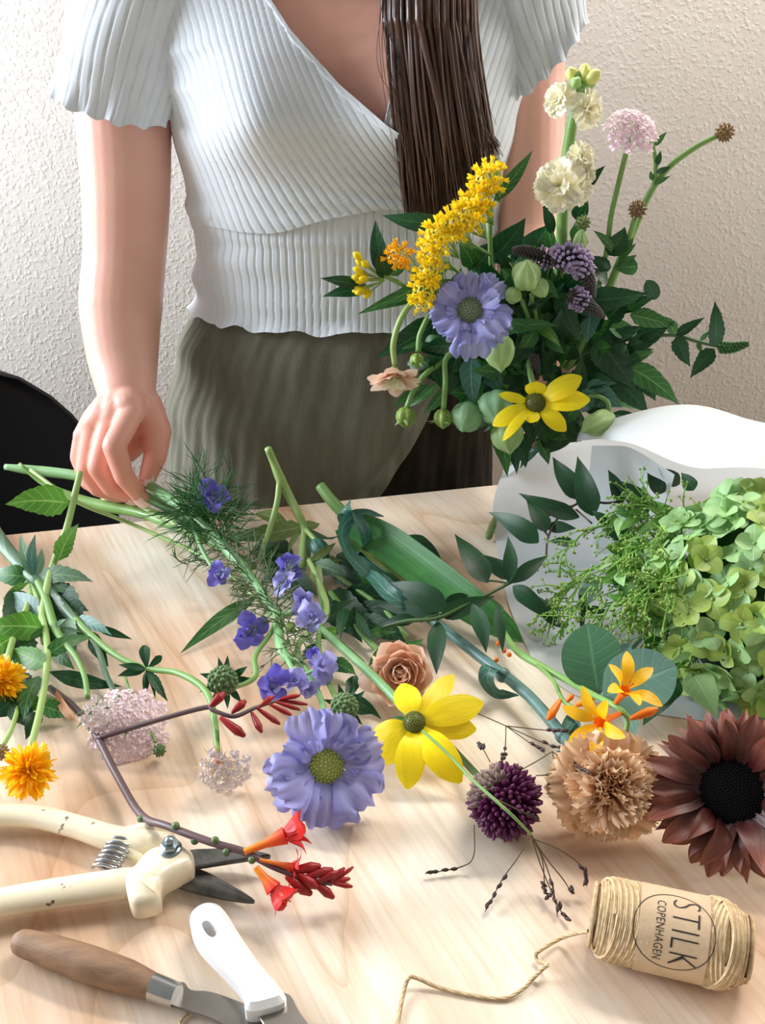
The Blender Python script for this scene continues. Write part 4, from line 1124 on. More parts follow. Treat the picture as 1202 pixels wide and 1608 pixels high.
def trumpet(par, base, mouth, rpx, tube_m, lobe_m, lobes=6, name='flower', spread=0.7, lobeL=1.6):
    """tubular flower that opens into pointed lobes."""
    d = mouth - base; R = px(rpx, mouth); n = d.normalized()
    t = part(name, MB().tube([base, base.lerp(mouth, .5), mouth], [R * .28, R * .36, R * .75], n=10, k=4, caps=False), tube_m, par)
    M = facing(mouth, n, rnd.uniform(0, 6))
    ms = [petal_mesh(R * lobeL * 1.15, R * .72, lobe_m, 'petal', ((0, 0), (.5, .16 - .04 * k), (1, .02 - .1 * k)), fold=.15, na=8, nc=4) for k in range(3)]
    ring(t, M, ms, lobes, R * .55, PI / 2 - spread, 0, name='petal', jt=.2)
    sb = MB()
    for k in range(4):
        a = rnd.uniform(0, 6)
        sb.tube([mouth - n * R * .3, mouth + n * R * 1.0 + (M.to_3x3() @ V((math.cos(a), math.sin(a), 0))) * R * .2, mouth + n * R * 1.7 + (M.to_3x3() @ V((math.cos(a), math.sin(a), 0))) * R * .4], [R * .04, R * .04, R * .07], n=5, k=3)
    part('stamens', sb, tube_m, t)
    return t
def feather(par, pts, spread, n=40, seg=4, r=0.00035, m=None, name='feathery_leaf', ln=None, rr=None):
    """thread-fine forked foliage round a stem."""
    mb = MB(); p = catmull(pts, 8); rr = rr or rnd
    for i in range(n):
        c = p[int(i / n * (len(p) - 1))]
        d = V((rr.uniform(-1, 1), rr.uniform(-1, 1), rr.uniform(-.35, 1))).normalized()
        L = spread * rr.uniform(.5, 1.05); q = c; b = [q]
        for k in range(seg):
            d = (d + V((rr.uniform(-.35, .35), rr.uniform(-.35, .35), rr.uniform(-.4, .3)))).normalized()
            q = q + d * L / seg; q = V((q.x, q.y, max(q.z, TZ + 0.0008) if q.y < 0.80 else q.z)); b.append(q)
            if k in (1, 2):
                for _ in range(2):
                    e = (d + V((rr.uniform(-.8, .8), rr.uniform(-.8, .8), rr.uniform(-.4, .6)))).normalized()
                    f = q + e * L * rr.uniform(.2, .5); g = f + (e + V((rr.uniform(-.5, .5), rr.uniform(-.5, .5), .1))).normalized() * L * .15
                    for x in (f, g): x.z = max(x.z, TZ + 0.0008) if x.y < 0.80 else x.z
                    mb.tube([q, f, g], [r, r * .8, r * .3], n=4, k=2, caps=False)
        mb.tube(b, [r * 1.2] * seg + [r * .4], n=4, k=2, caps=False)
    return part(name, mb, m or G['feather_leaf'], par, kind='stuff')
def larkspur(par, c, n, rpx, m, m2):
    """one florets of the spike: five sepals, a pale eye and a spur behind."""
    R = px(rpx, c); M = facing(c, n, rnd.uniform(0, 6))
    e = part('flower', MB().tube([M @ V((0, 0, R * .25)), M @ V((0, 0, -R * .2)), M @ V((R * .2, 0, -R * .7)), M @ V((R * .5, 0, -R * 1.2))], [R * .22, R * .16, R * .10, R * .04], n=8, k=3), m2, par)
    ms = [petal_mesh(R, R * .46, m, 'petal', ((0, 0), (.5, .08), (1, .18 - .2 * k)), wave=.22, nw=1.3, ph=k, na=8, nc=4) for k in range(3)]
    ring(e, M, ms, 5, R * .1, .35, 0, jt=.4, js=.2, roll=.5)
    ms = [petal_mesh(R * .55, R * .26, m2, 'fan', wave=.25, na=6, nc=4)]
    ring(e, M, ms, 3, R * .05, .9, 0, jt=.3)
    return e
# ================================================================== CUT FLOWERS ON THE TABLE
UP = V((0, 0, 1))
def leaves(par, spec, h=True, bend=0.08, **kw0):
    """'u v h u v h halfwidth material [profile tooth]' per leaf; h in cm over the table, or depth y in cm when h is False."""
    for it in spec.strip().split('\n'):
        a = it.split()
        if len(a) < 8: continue
        f = [float(x) for x in a[:7]]
        A, B = (T(f[0], f[1], f[2] / 100), T(f[3], f[4], f[5] / 100)) if h else (P(f[0], f[1], f[2] / 100), P(f[3], f[4], f[5] / 100))
        kw = dict(kw0)
        kw['prof'] = a[8] if len(a) > 8 else 'lance'
        if len(a) > 9: kw['tooth'] = float(a[9])
        if 'tooth' in kw: kw.setdefault('na', 24)
        leaf(par, A, B, f[6], G[a[7]], bend=bend * rnd.uniform(.3, 1.6), side=rnd.uniform(-.05, .05), **kw)
def sts(par, s, rpx, m, y=False, name='stem', **kw):
    p = ys(s) if y else ts(s)
    r = [x / scale_at(p[0].lerp(p[-1], .5)) for x in rpx] if isinstance(rpx, (list, tuple)) else rpx / scale_at(p[0].lerp(p[-1], .5))
    return stem(par, p, r, G[m], name, **kw)

# dark sunflower
c = T(1150, 1243, 0.040); n = (tocam(c) + V((-0.05, -0.05, 0.1))).normalized()
sf = thing('dark_sunflower', 'deep burgundy sunflower with near black centre lying on the table', 'flower', T(1150, 1243))
M = facing(c, n); L = px(88, c)
ms = [petal_mesh(L, px(17, c), G['maroon'], 'petal' if k % 2 else 'ovate', ((0, 0), (.5, .08 + .06 * k), (1, -.02 + .05 * (k % 3))), fold=.3, cup=-.15, wave=.12, nw=1, ph=k, na=12, nc=6) for k in range(4)]
ring(sf, M, ms, 27, px(44, c), -0.02, -px(6, c), jt=.18, roll=.35)
ring(sf, M, ms, 25, px(44, c), 0.16, px(2, c), jt=.22, ph=.12, roll=.45, js=.14)
ring(sf, M, ms, 16, px(44, c), 0.42, px(5, c), jt=.3, ph=.3, roll=.6, js=.2)
dome(sf, M, px(57, c), px(13, c), G['sun_disc'], n=700, bump=.032)
ring(sf, M, [petal_mesh(px(70, c), px(16, c), G['mid_leaf'], 'lance', name='sepal')], 14, px(30, c), -.15, -px(16, c), name='sepal')
stem(sf, [M @ V((0, 0, -px(14, c))), M @ V((px(20, c), px(20, c), -px(40, c))), T(1240, 1180, .010), T(1330, 1130, .008)], [px(14, c), px(9, c), px(9, c), px(9, c)], G['stem_green'])

# peach carnation
cn = thing('carnation', 'ruffled peach carnation on a blue-green stem beside the dark sunflower', 'flower', T(955, 1232))
c = T(952, 1235, 0.030); n = (tocam(c) + V((0.10, -0.25, -0.05))).normalized(); M = facing(c, n); R = px(90, c)
def carn(L, w, k, cv): return petal_mesh(L, w, G['carnation'], 'fan', cv, frill=.16 + .05 * (k % 2), nf=2.4 + k * .5, jag=.10, ph=k * 1.3, na=14, nc=18)
g1 = [carn(R * .94, R * .44, k, ((0, 0), (.5, .05), (1, -.06 + .05 * k))) for k in range(3)]
g2 = [carn(R * .72, R * .30, k, ((0, 0), (.45, .16), (1, .10))) for k in range(4)]
g3 = [carn(R * .58, R * .24, k, ((0, 0), (.5, .10), (1, .16))) for k in range(4)]
ring(cn, M, g1, 8, R * .05, .05, -R * .12, roll=.3)
ring(cn, M, g1, 7, R * .05, .22, -R * .02, roll=.4, ph=.4, js=.1)
ring(cn, M, g2, 14, R * .10, .42, 0, roll=.8, ph=.2, jt=.2)
ring(cn, M, g2, 14, R * .10, .68, R * .02, roll=1.0, jt=.25)
ring(cn, M, g3, 16, R * .16, .88, R * .04, roll=1.3, jt=.3)
ring(cn, M, g3, 14, R * .08, 1.12, R * .02, roll=1.5, jt=.3)
part('calyx', MB().tube([M @ V((0, 0, -R * .1)), M @ V((0, R * .1, -R * .45)), M @ V((0, R * .15, -R * .7))], [R * .26, R * .22, R * .12], n=12), G['stem_blue'], cn)
sts(cn, '560 872 1.2, 602 908 1.6, 662 960 2.0, 700 990 1.8, 760 1036 1.6, 830 1092 1.7, 880 1150 2.0, 905 1180 2.2, 930 1205 2.2', 8.5, 'stem_blue', n=10)
for u, v, h in ((662, 961, 2.0), (790, 1060, 1.7), (884, 1156, 2.0)):
    part('node', MB().ball(T(u, v, h / 100), px(12, T(u, v)), n=10, m=8), G['stem_blue'], cn)
def curl(par, s, w, m, N=None, y=False, **kw):
    p = ys(s) if y else ts(s)
    return part('leaf', blade(p, px(w, p[len(p) // 2]), N or (tocam(p[0]) + V((0, 0, .3))), kw.pop('prof', 'line'), na=26, fold=.25, **kw), G[m], par)
curl(cn, '602 908 1.6, 572 895 2.6, 546 868 3.4, 537 838 4.0, 548 815 4.4, 575 806 4.2, 603 811 3.2', 15, 'blue_leaf', V((.7, -.5, .4)))
curl(cn, '560 872 1.2, 575 850 3.0, 562 818 4.6, 545 795 5.0, 535 806 4.0, 540 826 2.8, 528 842 1.4, 500 846 .8', 14, 'blue_leaf', V((.8, -.6, .1)))
curl(cn, '662 960 2.0, 615 935 3.0, 585 905 2.6, 560 890 1.4', 12, 'blue_leaf')
curl(cn, '790 1058 1.7, 772 1050 2.8, 766 1068 2.2, 782 1088 1.0, 815 1092 .5', 15, 'blue_leaf', V((-.6, -.6, .5)))
curl(cn, '884 1156 2.0, 900 1130 2.4, 905 1160 1.8, 895 1182 1.0, 874 1180 .6', 11, 'blue_leaf', V((-.5, -.7, .4)))

# drumstick allium
al = thing('allium', 'round dark purple allium head resting on the table', 'flower', T(793, 1258))
c = T(793, 1258, 0.0228); R = px(58, c); fl = MB(); fp = MB(); core_ = MB(); core_.ball(c, R * .62, n=16, m=10)
ad = (V((-.75, .3, .62))).normalized()
for d in fib(360):
    d = (d + V((rnd.uniform(-.06, .06), rnd.uniform(-.06, .06), rnd.uniform(-.06, .06)))).normalized()
    q = d.to_track_quat('Z', 'Y').to_matrix().to_4x4(); k = rnd.uniform(.92, 1.06)
    t = fp if d.dot(ad) > .72 + rnd.uniform(-.08, .08) else fl
    t.lathe([(R * .025, R * .45 * k), (R * .075, R * .78 * k), (R * .07, R * .93 * k), (R * .02, R * 1.03 * k)], Matrix.Translation(c) @ q, n=6)
part('florets', fl, G['allium'], al, kind='stuff'); part('florets', fp, G['allium_pale'], al, kind='stuff', label='pale unopened florets near the stem'); part('core', core_, G['allium'], al)
sts(al, '762 1232 2.6, 742 1209 1.6, 700 1164 1.0, 640 1100 .8, 585 1040 .8', 5.5, 'stem_dark')

# large yellow coneflower on the table
rb = thing('yellow_coneflower', 'large open yellow coneflower with green centre on the table', 'flower', T(651, 1140))
c = T(651, 1134, 0.034)
rudbeckia(rb, c, tocam(c) + V((0, .05, .25)), [(T(633, 1073, .042), 22, .10), (T(713, 1060, .040), 17, .10), (T(759, 1104, .034), 24, .12), (T(748, 1146, .024), 21, .08), (T(724, 1229, .010), 26, .14), (T(640, 1239, .007), 24, .16), (T(600, 1200, .010), 19, .14), (T(583, 1156, .020), 15, .15)], 17)
sts(rb, '500 985 1.6, 545 1024 2.2, 595 1070 2.8, 640 1118 3.0, 648 1128 2.9', 7, 'stem_mint')
leaves(rb, '580 1048 2.4 666 1003 3.6 21 mid_leaf ovate\n512 992 1.8 575 1040 2.2 5 mid_leaf')

# peach ranunculus
rn = thing('ranunculus', 'blush peach ranunculus half hidden behind the yellow coneflower', 'flower', T(628, 1062))
c = T(632, 1058, 0.020); n = (tocam(c) + V((-.15, -.1, .1))).normalized(); M = facing(c, n); R = px(58, c)
ms = [petal_mesh(R * .95, R * .42, G['blush'], 'round', ((0, 0), (.4, -.04), (.75, .1), (1, .3)), cup=.3, na=10, nc=6, wave=.06) for k in range(2)]
ring(rn, M, ms, 8, R * .1, .2, -R * .1, jt=.2)
for k, (tl, sc) in enumerate(((.5, .85), (.75, .75), (1.0, .66), (1.2, .56), (1.35, .45))):
    ring(rn, M @ Matrix.Scale(sc, 4), ms, 7, R * (.14 - .02 * k), tl, -R * .08, ph=k * .4)
leaf(rn, T(610, 1080, .012), T(564, 1062, .012), 20, G['peach_pink'], prof='round', name='petal', cup=.3)
leaf(rn, T(610, 1050, .025), T(592, 1020, .030), 16, G['peach_pink'], prof='round', name='petal', cup=.3)
leaf(rn, T(625, 1042, .025), T(632, 1010, .034), 14, G['peach_pink'], prof='round', name='petal', cup=.3)
sts(rn, '610 1040 1.0, 560 985 .8, 520 930 .8', 5, 'stem_green')
sts(rn, '640 1108 1.2, 592 1072 1.4, 588 1060 1.4, 600 1030 1.0', 3, 'stem_green')

# orange pompoms at the left edge
for (u, v, h, r, lab, st_) in ((45, 1210, 2.4, 47, 'bright orange pompom marigold facing up above the secateurs', '47 1178 2.4, 62 1120 2.2, 72 1060 2.0, 74 1010 1.9, 62 950 1.6, 34 885 1.2, -10 830 1.0, -40 800 1.0'),
                               (2, 1068, 2.2, 40, 'orange marigold half cut off beside the left leafy bunch', '8 1050 2.0, 22 1000 1.8, 40 960 1.6, 48 925 1.4, 30 880 1.0, -30 825 1.0')):
    t = thing('marigold', lab, 'flower', T(u, v), 'orange marigolds')
    c = T(u, v, h / 100); pompom(t, c, tocam(c) + V((.05, -.1, .1)), r, G['marigold'], 170)
    part('calyx', MB().ball(c + V((0, .012, -.004)), (.009, .010, .008), n=12, m=8), G['bud_green'], t)
    sts(t, st_, 5, 'stem_pale')
    if u > 20: leaves(t, '''72 1046 2.0 12 1022 1.6 19 bright_leaf ovate .16
60 1062 1.4 36 1135 .8 17 mid_leaf ovate .12
66 1108 1.4 118 1122 .6 16 mid_leaf ovate .14
58 1118 1.2 40 1162 .5 14 dark_leaf ovate .12
74 1030 1.8 148 1000 1.6 14 mid_leaf ovate .14
78 1055 1.8 192 1078 .5 13 dark_leaf lance''')
    else: leaves(t, '''20 1000 1.4 -30 1040 1 18 bright_leaf ovate .14
30 1080 1.0 -20 1130 .6 22 dark_leaf ovate .14
28 1110 .9 90 1096 .7 12 bright_leaf lance .12
20 1090 1.2 40 1060 1.8 10 mid_leaf lance
14 1110 1.0 60 1150 .5 18 dark_leaf ovate .14''')
t = thing('dried_bud', 'small brown round bud at the left edge behind the orange pompom', 'bud', T(2, 1185))
seed_head(t, T(2, 1182, .012), V((.2, -.8, .4)), 13, G['seed_brown'], 30); sts(t, '4 1172 1.2, 20 1140 1.0, 32 1090 1.0, 30 1040 .8', 4, 'stem_pale')

# leafy bunch at the left: lace flowers and grey-green scabious stems
ln = thing('pink_lace_flower', 'flat pale pink lace flower behind the brown stem', 'flower', T(205, 1140))
c = T(203, 1142, .016); lace(ln, c, tocam(c) + V((.15, -.05, .25)), 61, 12, G['pink_lace'], 44, 14, floret=4.2)
sts(ln, '190 1105 1.0, 168 1062 1.2, 150 1010 1.4, 120 975 1.6, 72 922 1.8, 50 906 2.0, 10 862 2.2, -20 820 2.4', [4, 4, 5, 7, 8, 10, 13, 14], 'grey_leaf')
leaves(ln, '''58 906 2.2 147 914 2.2 17 grey_leaf ovate .2
62 910 2.1 121 932 1.6 11 grey_leaf lance
52 906 2.3 32 838 4.2 9 grey_leaf lance
54 906 2.3 56 838 4.4 8 blue_leaf lance
55 906 2.3 66 860 3.8 8 grey_leaf lance
46 905 2.0 -15 896 1.8 18 mid_leaf ovate .14
44 915 1.8 4 942 1.2 6 bright_leaf lance
72 925 1.4 132 990 .8 30 dark_leaf ovate .16
80 940 1.0 136 1004 .6 22 mid_leaf ovate .16
92 950 1.3 140 960 1.4 14 dark_leaf ovate .16
70 950 1.0 96 1030 .6 24 dark_leaf ovate .14
100 965 1.2 118 1040 .8 16 grey_leaf ovate .14
40 930 1.0 6 985 .8 20 dark_leaf ovate .14
50 1000 .8 20 1060 .6 22 dark_leaf ovate .14
80 1010 1.0 118 1052 .8 14 mid_leaf ovate .14
20 1060 .6 60 1110 .5 20 dark_leaf ovate .14
60 940 1.2 120 1000 .6 26 dark_leaf ovate .12
118 972 1.6 176 998 1.8 12 blue_leaf ovate .2
150 985 1.4 208 1004 .6 7 dark_leaf lance
140 1000 1.2 171 1048 .5 11 dark_leaf lance
146 992 1.2 174 1030 .8 6 dark_leaf lance''')
lh = thing('half_closed_lace_flower', 'half closed pale lace flower with tan bracts overlapping the pink one', 'flower', T(152, 1122))
c = T(156, 1124, .026); lace(lh, c, V((.35, -.8, .1)), 30, 16, G['white_lace'], 20, 12, floret=3.8, ms=G['stem_pale'])
ring(lh, facing(c, V((.35, -.8, .1))), [petal_mesh(px(32, c), px(2.4, c), G['grey_leaf'], 'line', ((0, 0), (.5, .2), (1, .6)), name='bract')], 16, px(8, c), .3, -px(20, c), name='bract', jt=.4)
sts(lh, '138 1095 2.6, 132 1060 2.4, 118 1030 2.2, 98 1005 2.0, 84 980 1.9, 72 940 1.9, 56 906 2.0', [4, 4, 4.5, 5.5, 7, 7, 7], 'stem_green')
leaves(lh, '86 985 1.9 104 972 3.0 4 grey_leaf\n84 985 1.8 40 1010 1.4 7 mid_leaf lance .2\n88 990 1.8 128 992 2.0 5 grey_leaf')
sg = thing('bud_on_stalk', 'tiny olive bud on a thin stalk right of the pink lace flower', 'bud', T(250, 1178))
seed_head(sg, T(250, 1178, .009), V((.1, -.9, .1)), 11, G['seed_green'], 30); sts(sg, '244 1166 1.0, 238 1150 1.2, 215 1120 1.0, 196 1060 1.0', 2.2, 'stem_green')
dl = part('dried_leaf', blade(ts('84 1078 .4, 100 1108 1.6, 116 1128 1.4, 134 1140 .4'), px(8, T(100, 1110)), V((-.5, -.5, .6)), 'lance', fold=.4), G['carnation'])
tag(dl, 'curled tan dried leaf under the left leafy bunch', 'leaf')
ls = thing('leafy_cutting', 'upright cut stem with broad bright toothed leaves beside the hand', 'stem', T(60, 960))
sts(ls, '126 742 7.0, 118 775 6.0, 104 832 4.2, 84 885 2.8, 72 930 2.0, 66 975 1.6, 70 1010 1.2', [5.5, 6, 6, 6, 6, 6, 5], 'stem_pale')
leaves(ls, '''108 790 5.4 8 792 6.2 27 bright_leaf ovate .14
92 880 3.2 124 822 4.8 15 bright_leaf ovate .16
66 985 1.8 -24 985 2.2 24 bright_leaf ovate .14
66 975 1.5 30 1030 .8 14 mid_leaf ovate .1
60 965 1.4 10 930 1.4 18 blue_leaf ovate''', bend=.14)

# white lace flower hanging down, with the leaf whorl on its stalk
wl = thing('white_lace_flower', 'small white lace flower head seen from behind left of the lavender scabious', 'flower', T(350, 1215))
c = T(352, 1212, .017); n = V((.10, -1.0, .02)); lace(wl, c, n, 41, 18, G['white_lace'], 30, 10, floret=3.8)
ring(wl, facing(T(345, 1185, .022), n), [petal_mesh(px(44, c), px(2.2, c), G['carnation'], 'line', ((0, 0), (.5, .28), (1, .1)), name='bract')], 18, px(3, c), .55, 0, name='bract', jt=.3)
sts(wl, '342 1184 2.3, 338 1140 2.6, 330 1098 2.8, 312 1074 2.7, 276 1056 2.2, 232 1050 1.7, 190 1034 1.6, 150 1004 1.6, 118 974 1.7', [4, 5, 5.5, 5.5, 5, 5, 5, 6, 7], 'stem_green')
leaves(wl, '''231 1050 1.8 226 1013 3.0 9 dark_leaf obov
232 1050 1.8 254 1030 2.6 6 dark_leaf obov
230 1050 1.8 185 1044 2.2 6 dark_leaf lance
230 1051 1.7 184 1062 1.6 8 dark_leaf lance
232 1052 1.7 264 1102 .6 9 dark_leaf lance .2
231 1052 1.7 228 1096 .6 6 dark_leaf lance
232 1052 1.7 244 1098 .6 4 dark_leaf lance''')

# seed heads of scabious
for u, v, h, r, lab, st_ in ((350, 1069, 2.9, 26, 'green scabious seed head with radiating bracts above the red buds', '352 1084 2.4, 400 1064 1.6, 401 1030 1.6, 428 990 1.8, 436 962 2.0'), (541, 1110, 2.8, 24, 'green scabious seed head with leafy bracts above the lavender scabious', '530 1100 2.4, 512 1060 2.0, 500 1010 1.8, 508 960 1.8, 498 905 2')):
    t = thing('green_scabious', lab, 'seed head', T(u, v), 'green scabious seed heads')
    c = T(u, v, h / 100); seed_head(t, c, tocam(c) + V((-.2, -.1, .2)), r, G['seed_green'], 64, G['dark_leaf'], L=.15)
    sts(t, st_, 4.5, 'stem_green')

# lavender scabious (large)
sc = thing('lavender_scabious', 'large lavender scabious with yellow-green eye in the middle of the table', 'flower', T(515, 1200))
c = T(512, 1202, .034); scabiosa(sc, c, tocam(c) + V((.16, -.2, -.16)), 86, G['lavender'], eye=G['eye_lime'], openness=.12)
sts(sc, '512 1150 2.0, 505 1100 1.8, 475 1046 2.0, 452 1034 2.2, 440 1010 2.2, 436 964 2.4', [5, 5, 6, 8, 9, 8], 'stem_mint')

# blue larkspur stem held in the hand
lk_ = thing('blue_larkspur', 'blue larkspur with feathery leaves held between thumb and finger', 'flower', T(420, 940))
sts(lk_, '226 757 3.15, 240 765 3.3, 290 800 3.6, 345 850 3.2, 400 915 2.8, 431 958 2.6, 452 964 2.6, 466 952 3.0', [7, 8.5, 9, 9, 8, 6, 4, 3], 'stem_mint')
sts(lk_, '431 958 2.6, 440 1000 2.4, 452 1036 2.4, 470 1060 2.6, 500 1050 3.0', [5, 4.5, 4, 3.5, 3], 'stem_mint', name='side_stem')
sts(lk_, '300 812 3.6, 312 850 3.4, 330 885 2.8, 344 896 2.6', [4, 3.5, 3.5, 3], 'stem_mint', name='side_stem')
sts(lk_, '431 958 2.6, 412 975 2.4, 398 985 2.4', 3, 'stem_mint', name='side_stem')
for u, v, h, r, k in ((335, 783, 5.2, 27, 0), (344, 903, 2.6, 19, 0), (452, 890, 4.2, 24, 0), (448, 915, 4.0, 22, 1), (476, 942, 4.2, 22, 1), (492, 968, 3.8, 25, 1), (390, 990, 2.2, 28, 0), (428, 1076, 2.8, 27, 0), (466, 1070, 3.0, 24, 1), (505, 1044, 3.4, 26, 1), (484, 1080, 2.6, 18, 1), (498, 1030, 3.2, 16, 0)):
    c = T(u, v, h / 100); larkspur(lk_, c, tocam(c) + V((rnd.uniform(-.7, .7), rnd.uniform(-.4, .2), rnd.uniform(-.2, .4))), r, G['violet'] if k == 0 else G['violet_pale'], G['violet_pale'])
rr_ = random.Random(11)
feather(lk_, ts('306 796 3.4, 324 818 3.4, 358 860 3.0'), .043, 100, r=.00042, rr=rr_)
feather(lk_, ts('318 790 4.0, 328 800 4.2, 345 815 4.2'), .050, 50, r=.00042, rr=rr_)
feather(lk_, ts('360 870 2.8, 400 915 2.8, 425 950 2.6'), .034, 70, r=.0004, rr=rr_, m=G['seed_green'])
feather(lk_, ts('430 950 2.6, 450 990 2.5, 455 1030 2.5'), .030, 44, r=.0004, rr=rr_, m=G['seed_green'])
leaves(lk_, '402 938 1.6 282 1027 .25 13 mid_leaf lance', bend=.06)
feather(lk_, ts('300 860 2.6, 296 880 1.8, 292 890 1.4'), .016, 5, r=.0005, rr=rr_)

# the other stems gathered under the hand
def loose(lab, s, r, m, spec=None, group=None, **kw):
    t = thing('cut_flower_stalk', lab, 'stem', (ys if kw.get('y') else ts)(s)[len(s.split(',')) // 2] * 1.0, group)
    sts(t, s, r, m, **kw)
    if spec: leaves(t, spec)
    return t
loose('thick pale green cut stem sticking out furthest over the chair', '8 733 89, 40 737 88.6, 75 741 88, 120 747 87, 180 762 85.4, 230 779 83.6, 290 815 80.4, 350 860 77', [5, 8, 9, 8.5, 8, 8, 7, 6], 'stem_mint', y=True)
loose('broad bright green flat stem under the hand', '30 728 88, 70 760 87, 120 783 85.6, 165 795 84.4, 205 802 83.2, 240 812 81.4, 330 850 75.6, 400 890 71.2', [3, 5, 9, 10, 9, 8, 7, 5], 'stem_green', y=True)
loose('thin white stripped stem under the hand', '48 738 5.0, 95 772 4.4, 135 795 3.4, 180 812 2.4, 232 834 1.2, 330 880 .8, 410 945 .8', 3.2, 'stem_pale')
loose('speckled pale stem just below the fingertips', '160 784 85.4, 200 793 84.4, 230 802 82.4, 262 815 79.4, 320 850 75.4', [5, 6.5, 6.5, 6, 5], 'stem_pale', y=True)
t = loose('pale forked cut stem standing up before the skirt', '421 704 9.6, 430 726 8.2, 441 753 6.8, 453 776 5.6, 469 808 4.2, 478 830 3.2, 477 862 2.2, 474 892 1.6', [6, 6.5, 8.5, 7, 7, 6, 8, 8], 'stem_pale',
 '''478 826 3.0 350 842 1.2 17 olive_leaf ovate .18
480 826 3.2 503 822 2.6 9 olive_leaf ovate .1
474 832 3.0 452 872 1.8 5 olive_leaf lance
484 838 3.0 486 884 1.6 5 grey_leaf lance
478 832 3.0 520 846 2.4 6 grey_leaf lance''')
sts(t, '439 758 6.6, 435 790 5.2, 424 830 3.6, 408 876 2.2', [5, 5, 5, 4], 'stem_pale', name='side_stem')
pod(t, T(503, 862, .030), V((.45, -.6, -.35)), 14, 20, G['blue_leaf'], name='bud', lobes=8)
sts(t, '478 830 3.2, 490 842 3.2, 497 850 3.1', 4, 'stem_pale', name='side_stem')
t = loose('leafy pale stem winding through the middle of the flowers', '486 880 2.4, 498 905 2.4, 507 930 2.4, 513 950 2.2, 508 975 2.0, 470 1010 1.6, 468 1060 1.2', 5, 'stem_pale',
 '''492 886 2.4 545 905 2.0 17 grey_leaf ovate .2
490 880 2.6 528 852 3.4 7 olive_leaf lance
494 890 2.4 508 930 2.2 12 olive_leaf ovate .16
486 880 2.4 540 880 2.2 12 olive_leaf ovate .12
520 965 1.6 560 940 2.0 14 dark_leaf ovate .18
500 1010 1.0 470 1040 1.6 12 dark_leaf ovate .14
520 1040 1.0 560 1060 .8 14 mid_leaf ovate .14
560 1060 1.2 545 1100 .8 12 dark_leaf lance .14
500 1000 1.4 545 985 1.6 9 bright_leaf ovate
530 1090 1.4 600 1130 .6 10 dark_leaf lance''')
pod(t, T(456, 985, .026), V((.0, -.8, .3)), 9, 14, G['bud_green'], name='bud', lobes=4)

# dark leafy sprig lying in shade in the centre
t = loose('dark toothed leafy sprig in the shade at the table centre', '505 885 1.0, 545 915 1.2, 600 955 1.2, 640 1000 1.0', 4, 'stem_green',
 '''520 900 .6 626 922 .6 20 dark_leaf ovate .16
540 930 .8 655 938 1.0 18 dark_leaf ovate .1
560 955 .8 665 978 1.0 16 dark_leaf ovate .1
515 930 .5 600 985 .5 24 dark_leaf ovate .16
560 975 .6 640 1010 .6 20 dark_leaf ovate .14
505 950 .6 570 1010 .5 24 dark_leaf ovate .18
530 870 .8 570 905 .8 16 dark_leaf ovate .1
410 850 .4 470 895 .4 28 dark_leaf ovate .1
420 880 .4 500 935 .4 26 dark_leaf ovate .1
600 930 1.2 560 900 2.0 14 mid_leaf ovate .14
545 950 1.6 535 1005 1.6 10 dark_leaf lance .14
560 960 1.6 590 1010 1.2 8 dark_leaf lance .1
575 1000 1.0 625 992 1.2 9 mid_leaf lance
440 860 .6 415 905 .5 16 mid_leaf ovate .14''')
t = loose('thick green cut end of the strap leaved stem at the table edge', '503 763 4.6, 520 785 3.8, 545 812 2.8, 580 848 1.8, 620 890 1.4', [9, 9.5, 10, 10, 9], 'stem_green')
part('leaf', blade(ts('552 822 3.4, 600 848 3.0, 660 892 2.6, 730 945 2.0, 790 985 1.2, 822 1010 .4'), px(29, T(680, 900)), tocam(T(680, 900)) + V((.2, -.2, .3)), 'strap', fold=.22, na=30), G['strap_leaf'], t)
part('leaf', blade(ts('548 840 2.4, 590 875 2.2, 630 900 1.8, 690 945 1.2'), px(15, T(620, 890)), V((.4, -.5, .8)), 'strap', fold=.35, na=24), G['olive_leaf'], t)
part('leaf', blade(ts('540 830 1.6, 570 880 1.4, 600 910 1.2, 650 930 .8'), px(20, T(600, 890)), V((-.2, -.4, .9)), 'strap', fold=.3, na=24), G['strap_leaf'], t)
o = part('dark_leaf', blade(ts('622 846 .5, 650 856 1.3, 692 880 .4'), px(22, T(655, 858)), V((0, -.3, 1)), 'round', fold=.15), G['dark_leaf']); tag(o, 'single dark oval leaf lying behind the strap leaf', 'leaf')
o = part('olive_leaf', blade(ts('405 806 .6, 425 812 1.4, 455 830 .6'), px(13, T(430, 815)), V((0, -.3, 1)), 'round', fold=.3), G['olive_leaf']); tag(o, 'small rolled olive leaf at the table edge by the forked stem', 'leaf')
o = part('fallen_bud', MB().tube(ts('768 842 .6, 774 825 .8, 780 806 .7'), [px(6, T(770, 830)), px(6, T(770, 830)), px(2, T(770, 830))], n=10, round_=True), G['olive_leaf']); tag(o, 'small olive bud lying left of the white paper', 'bud')

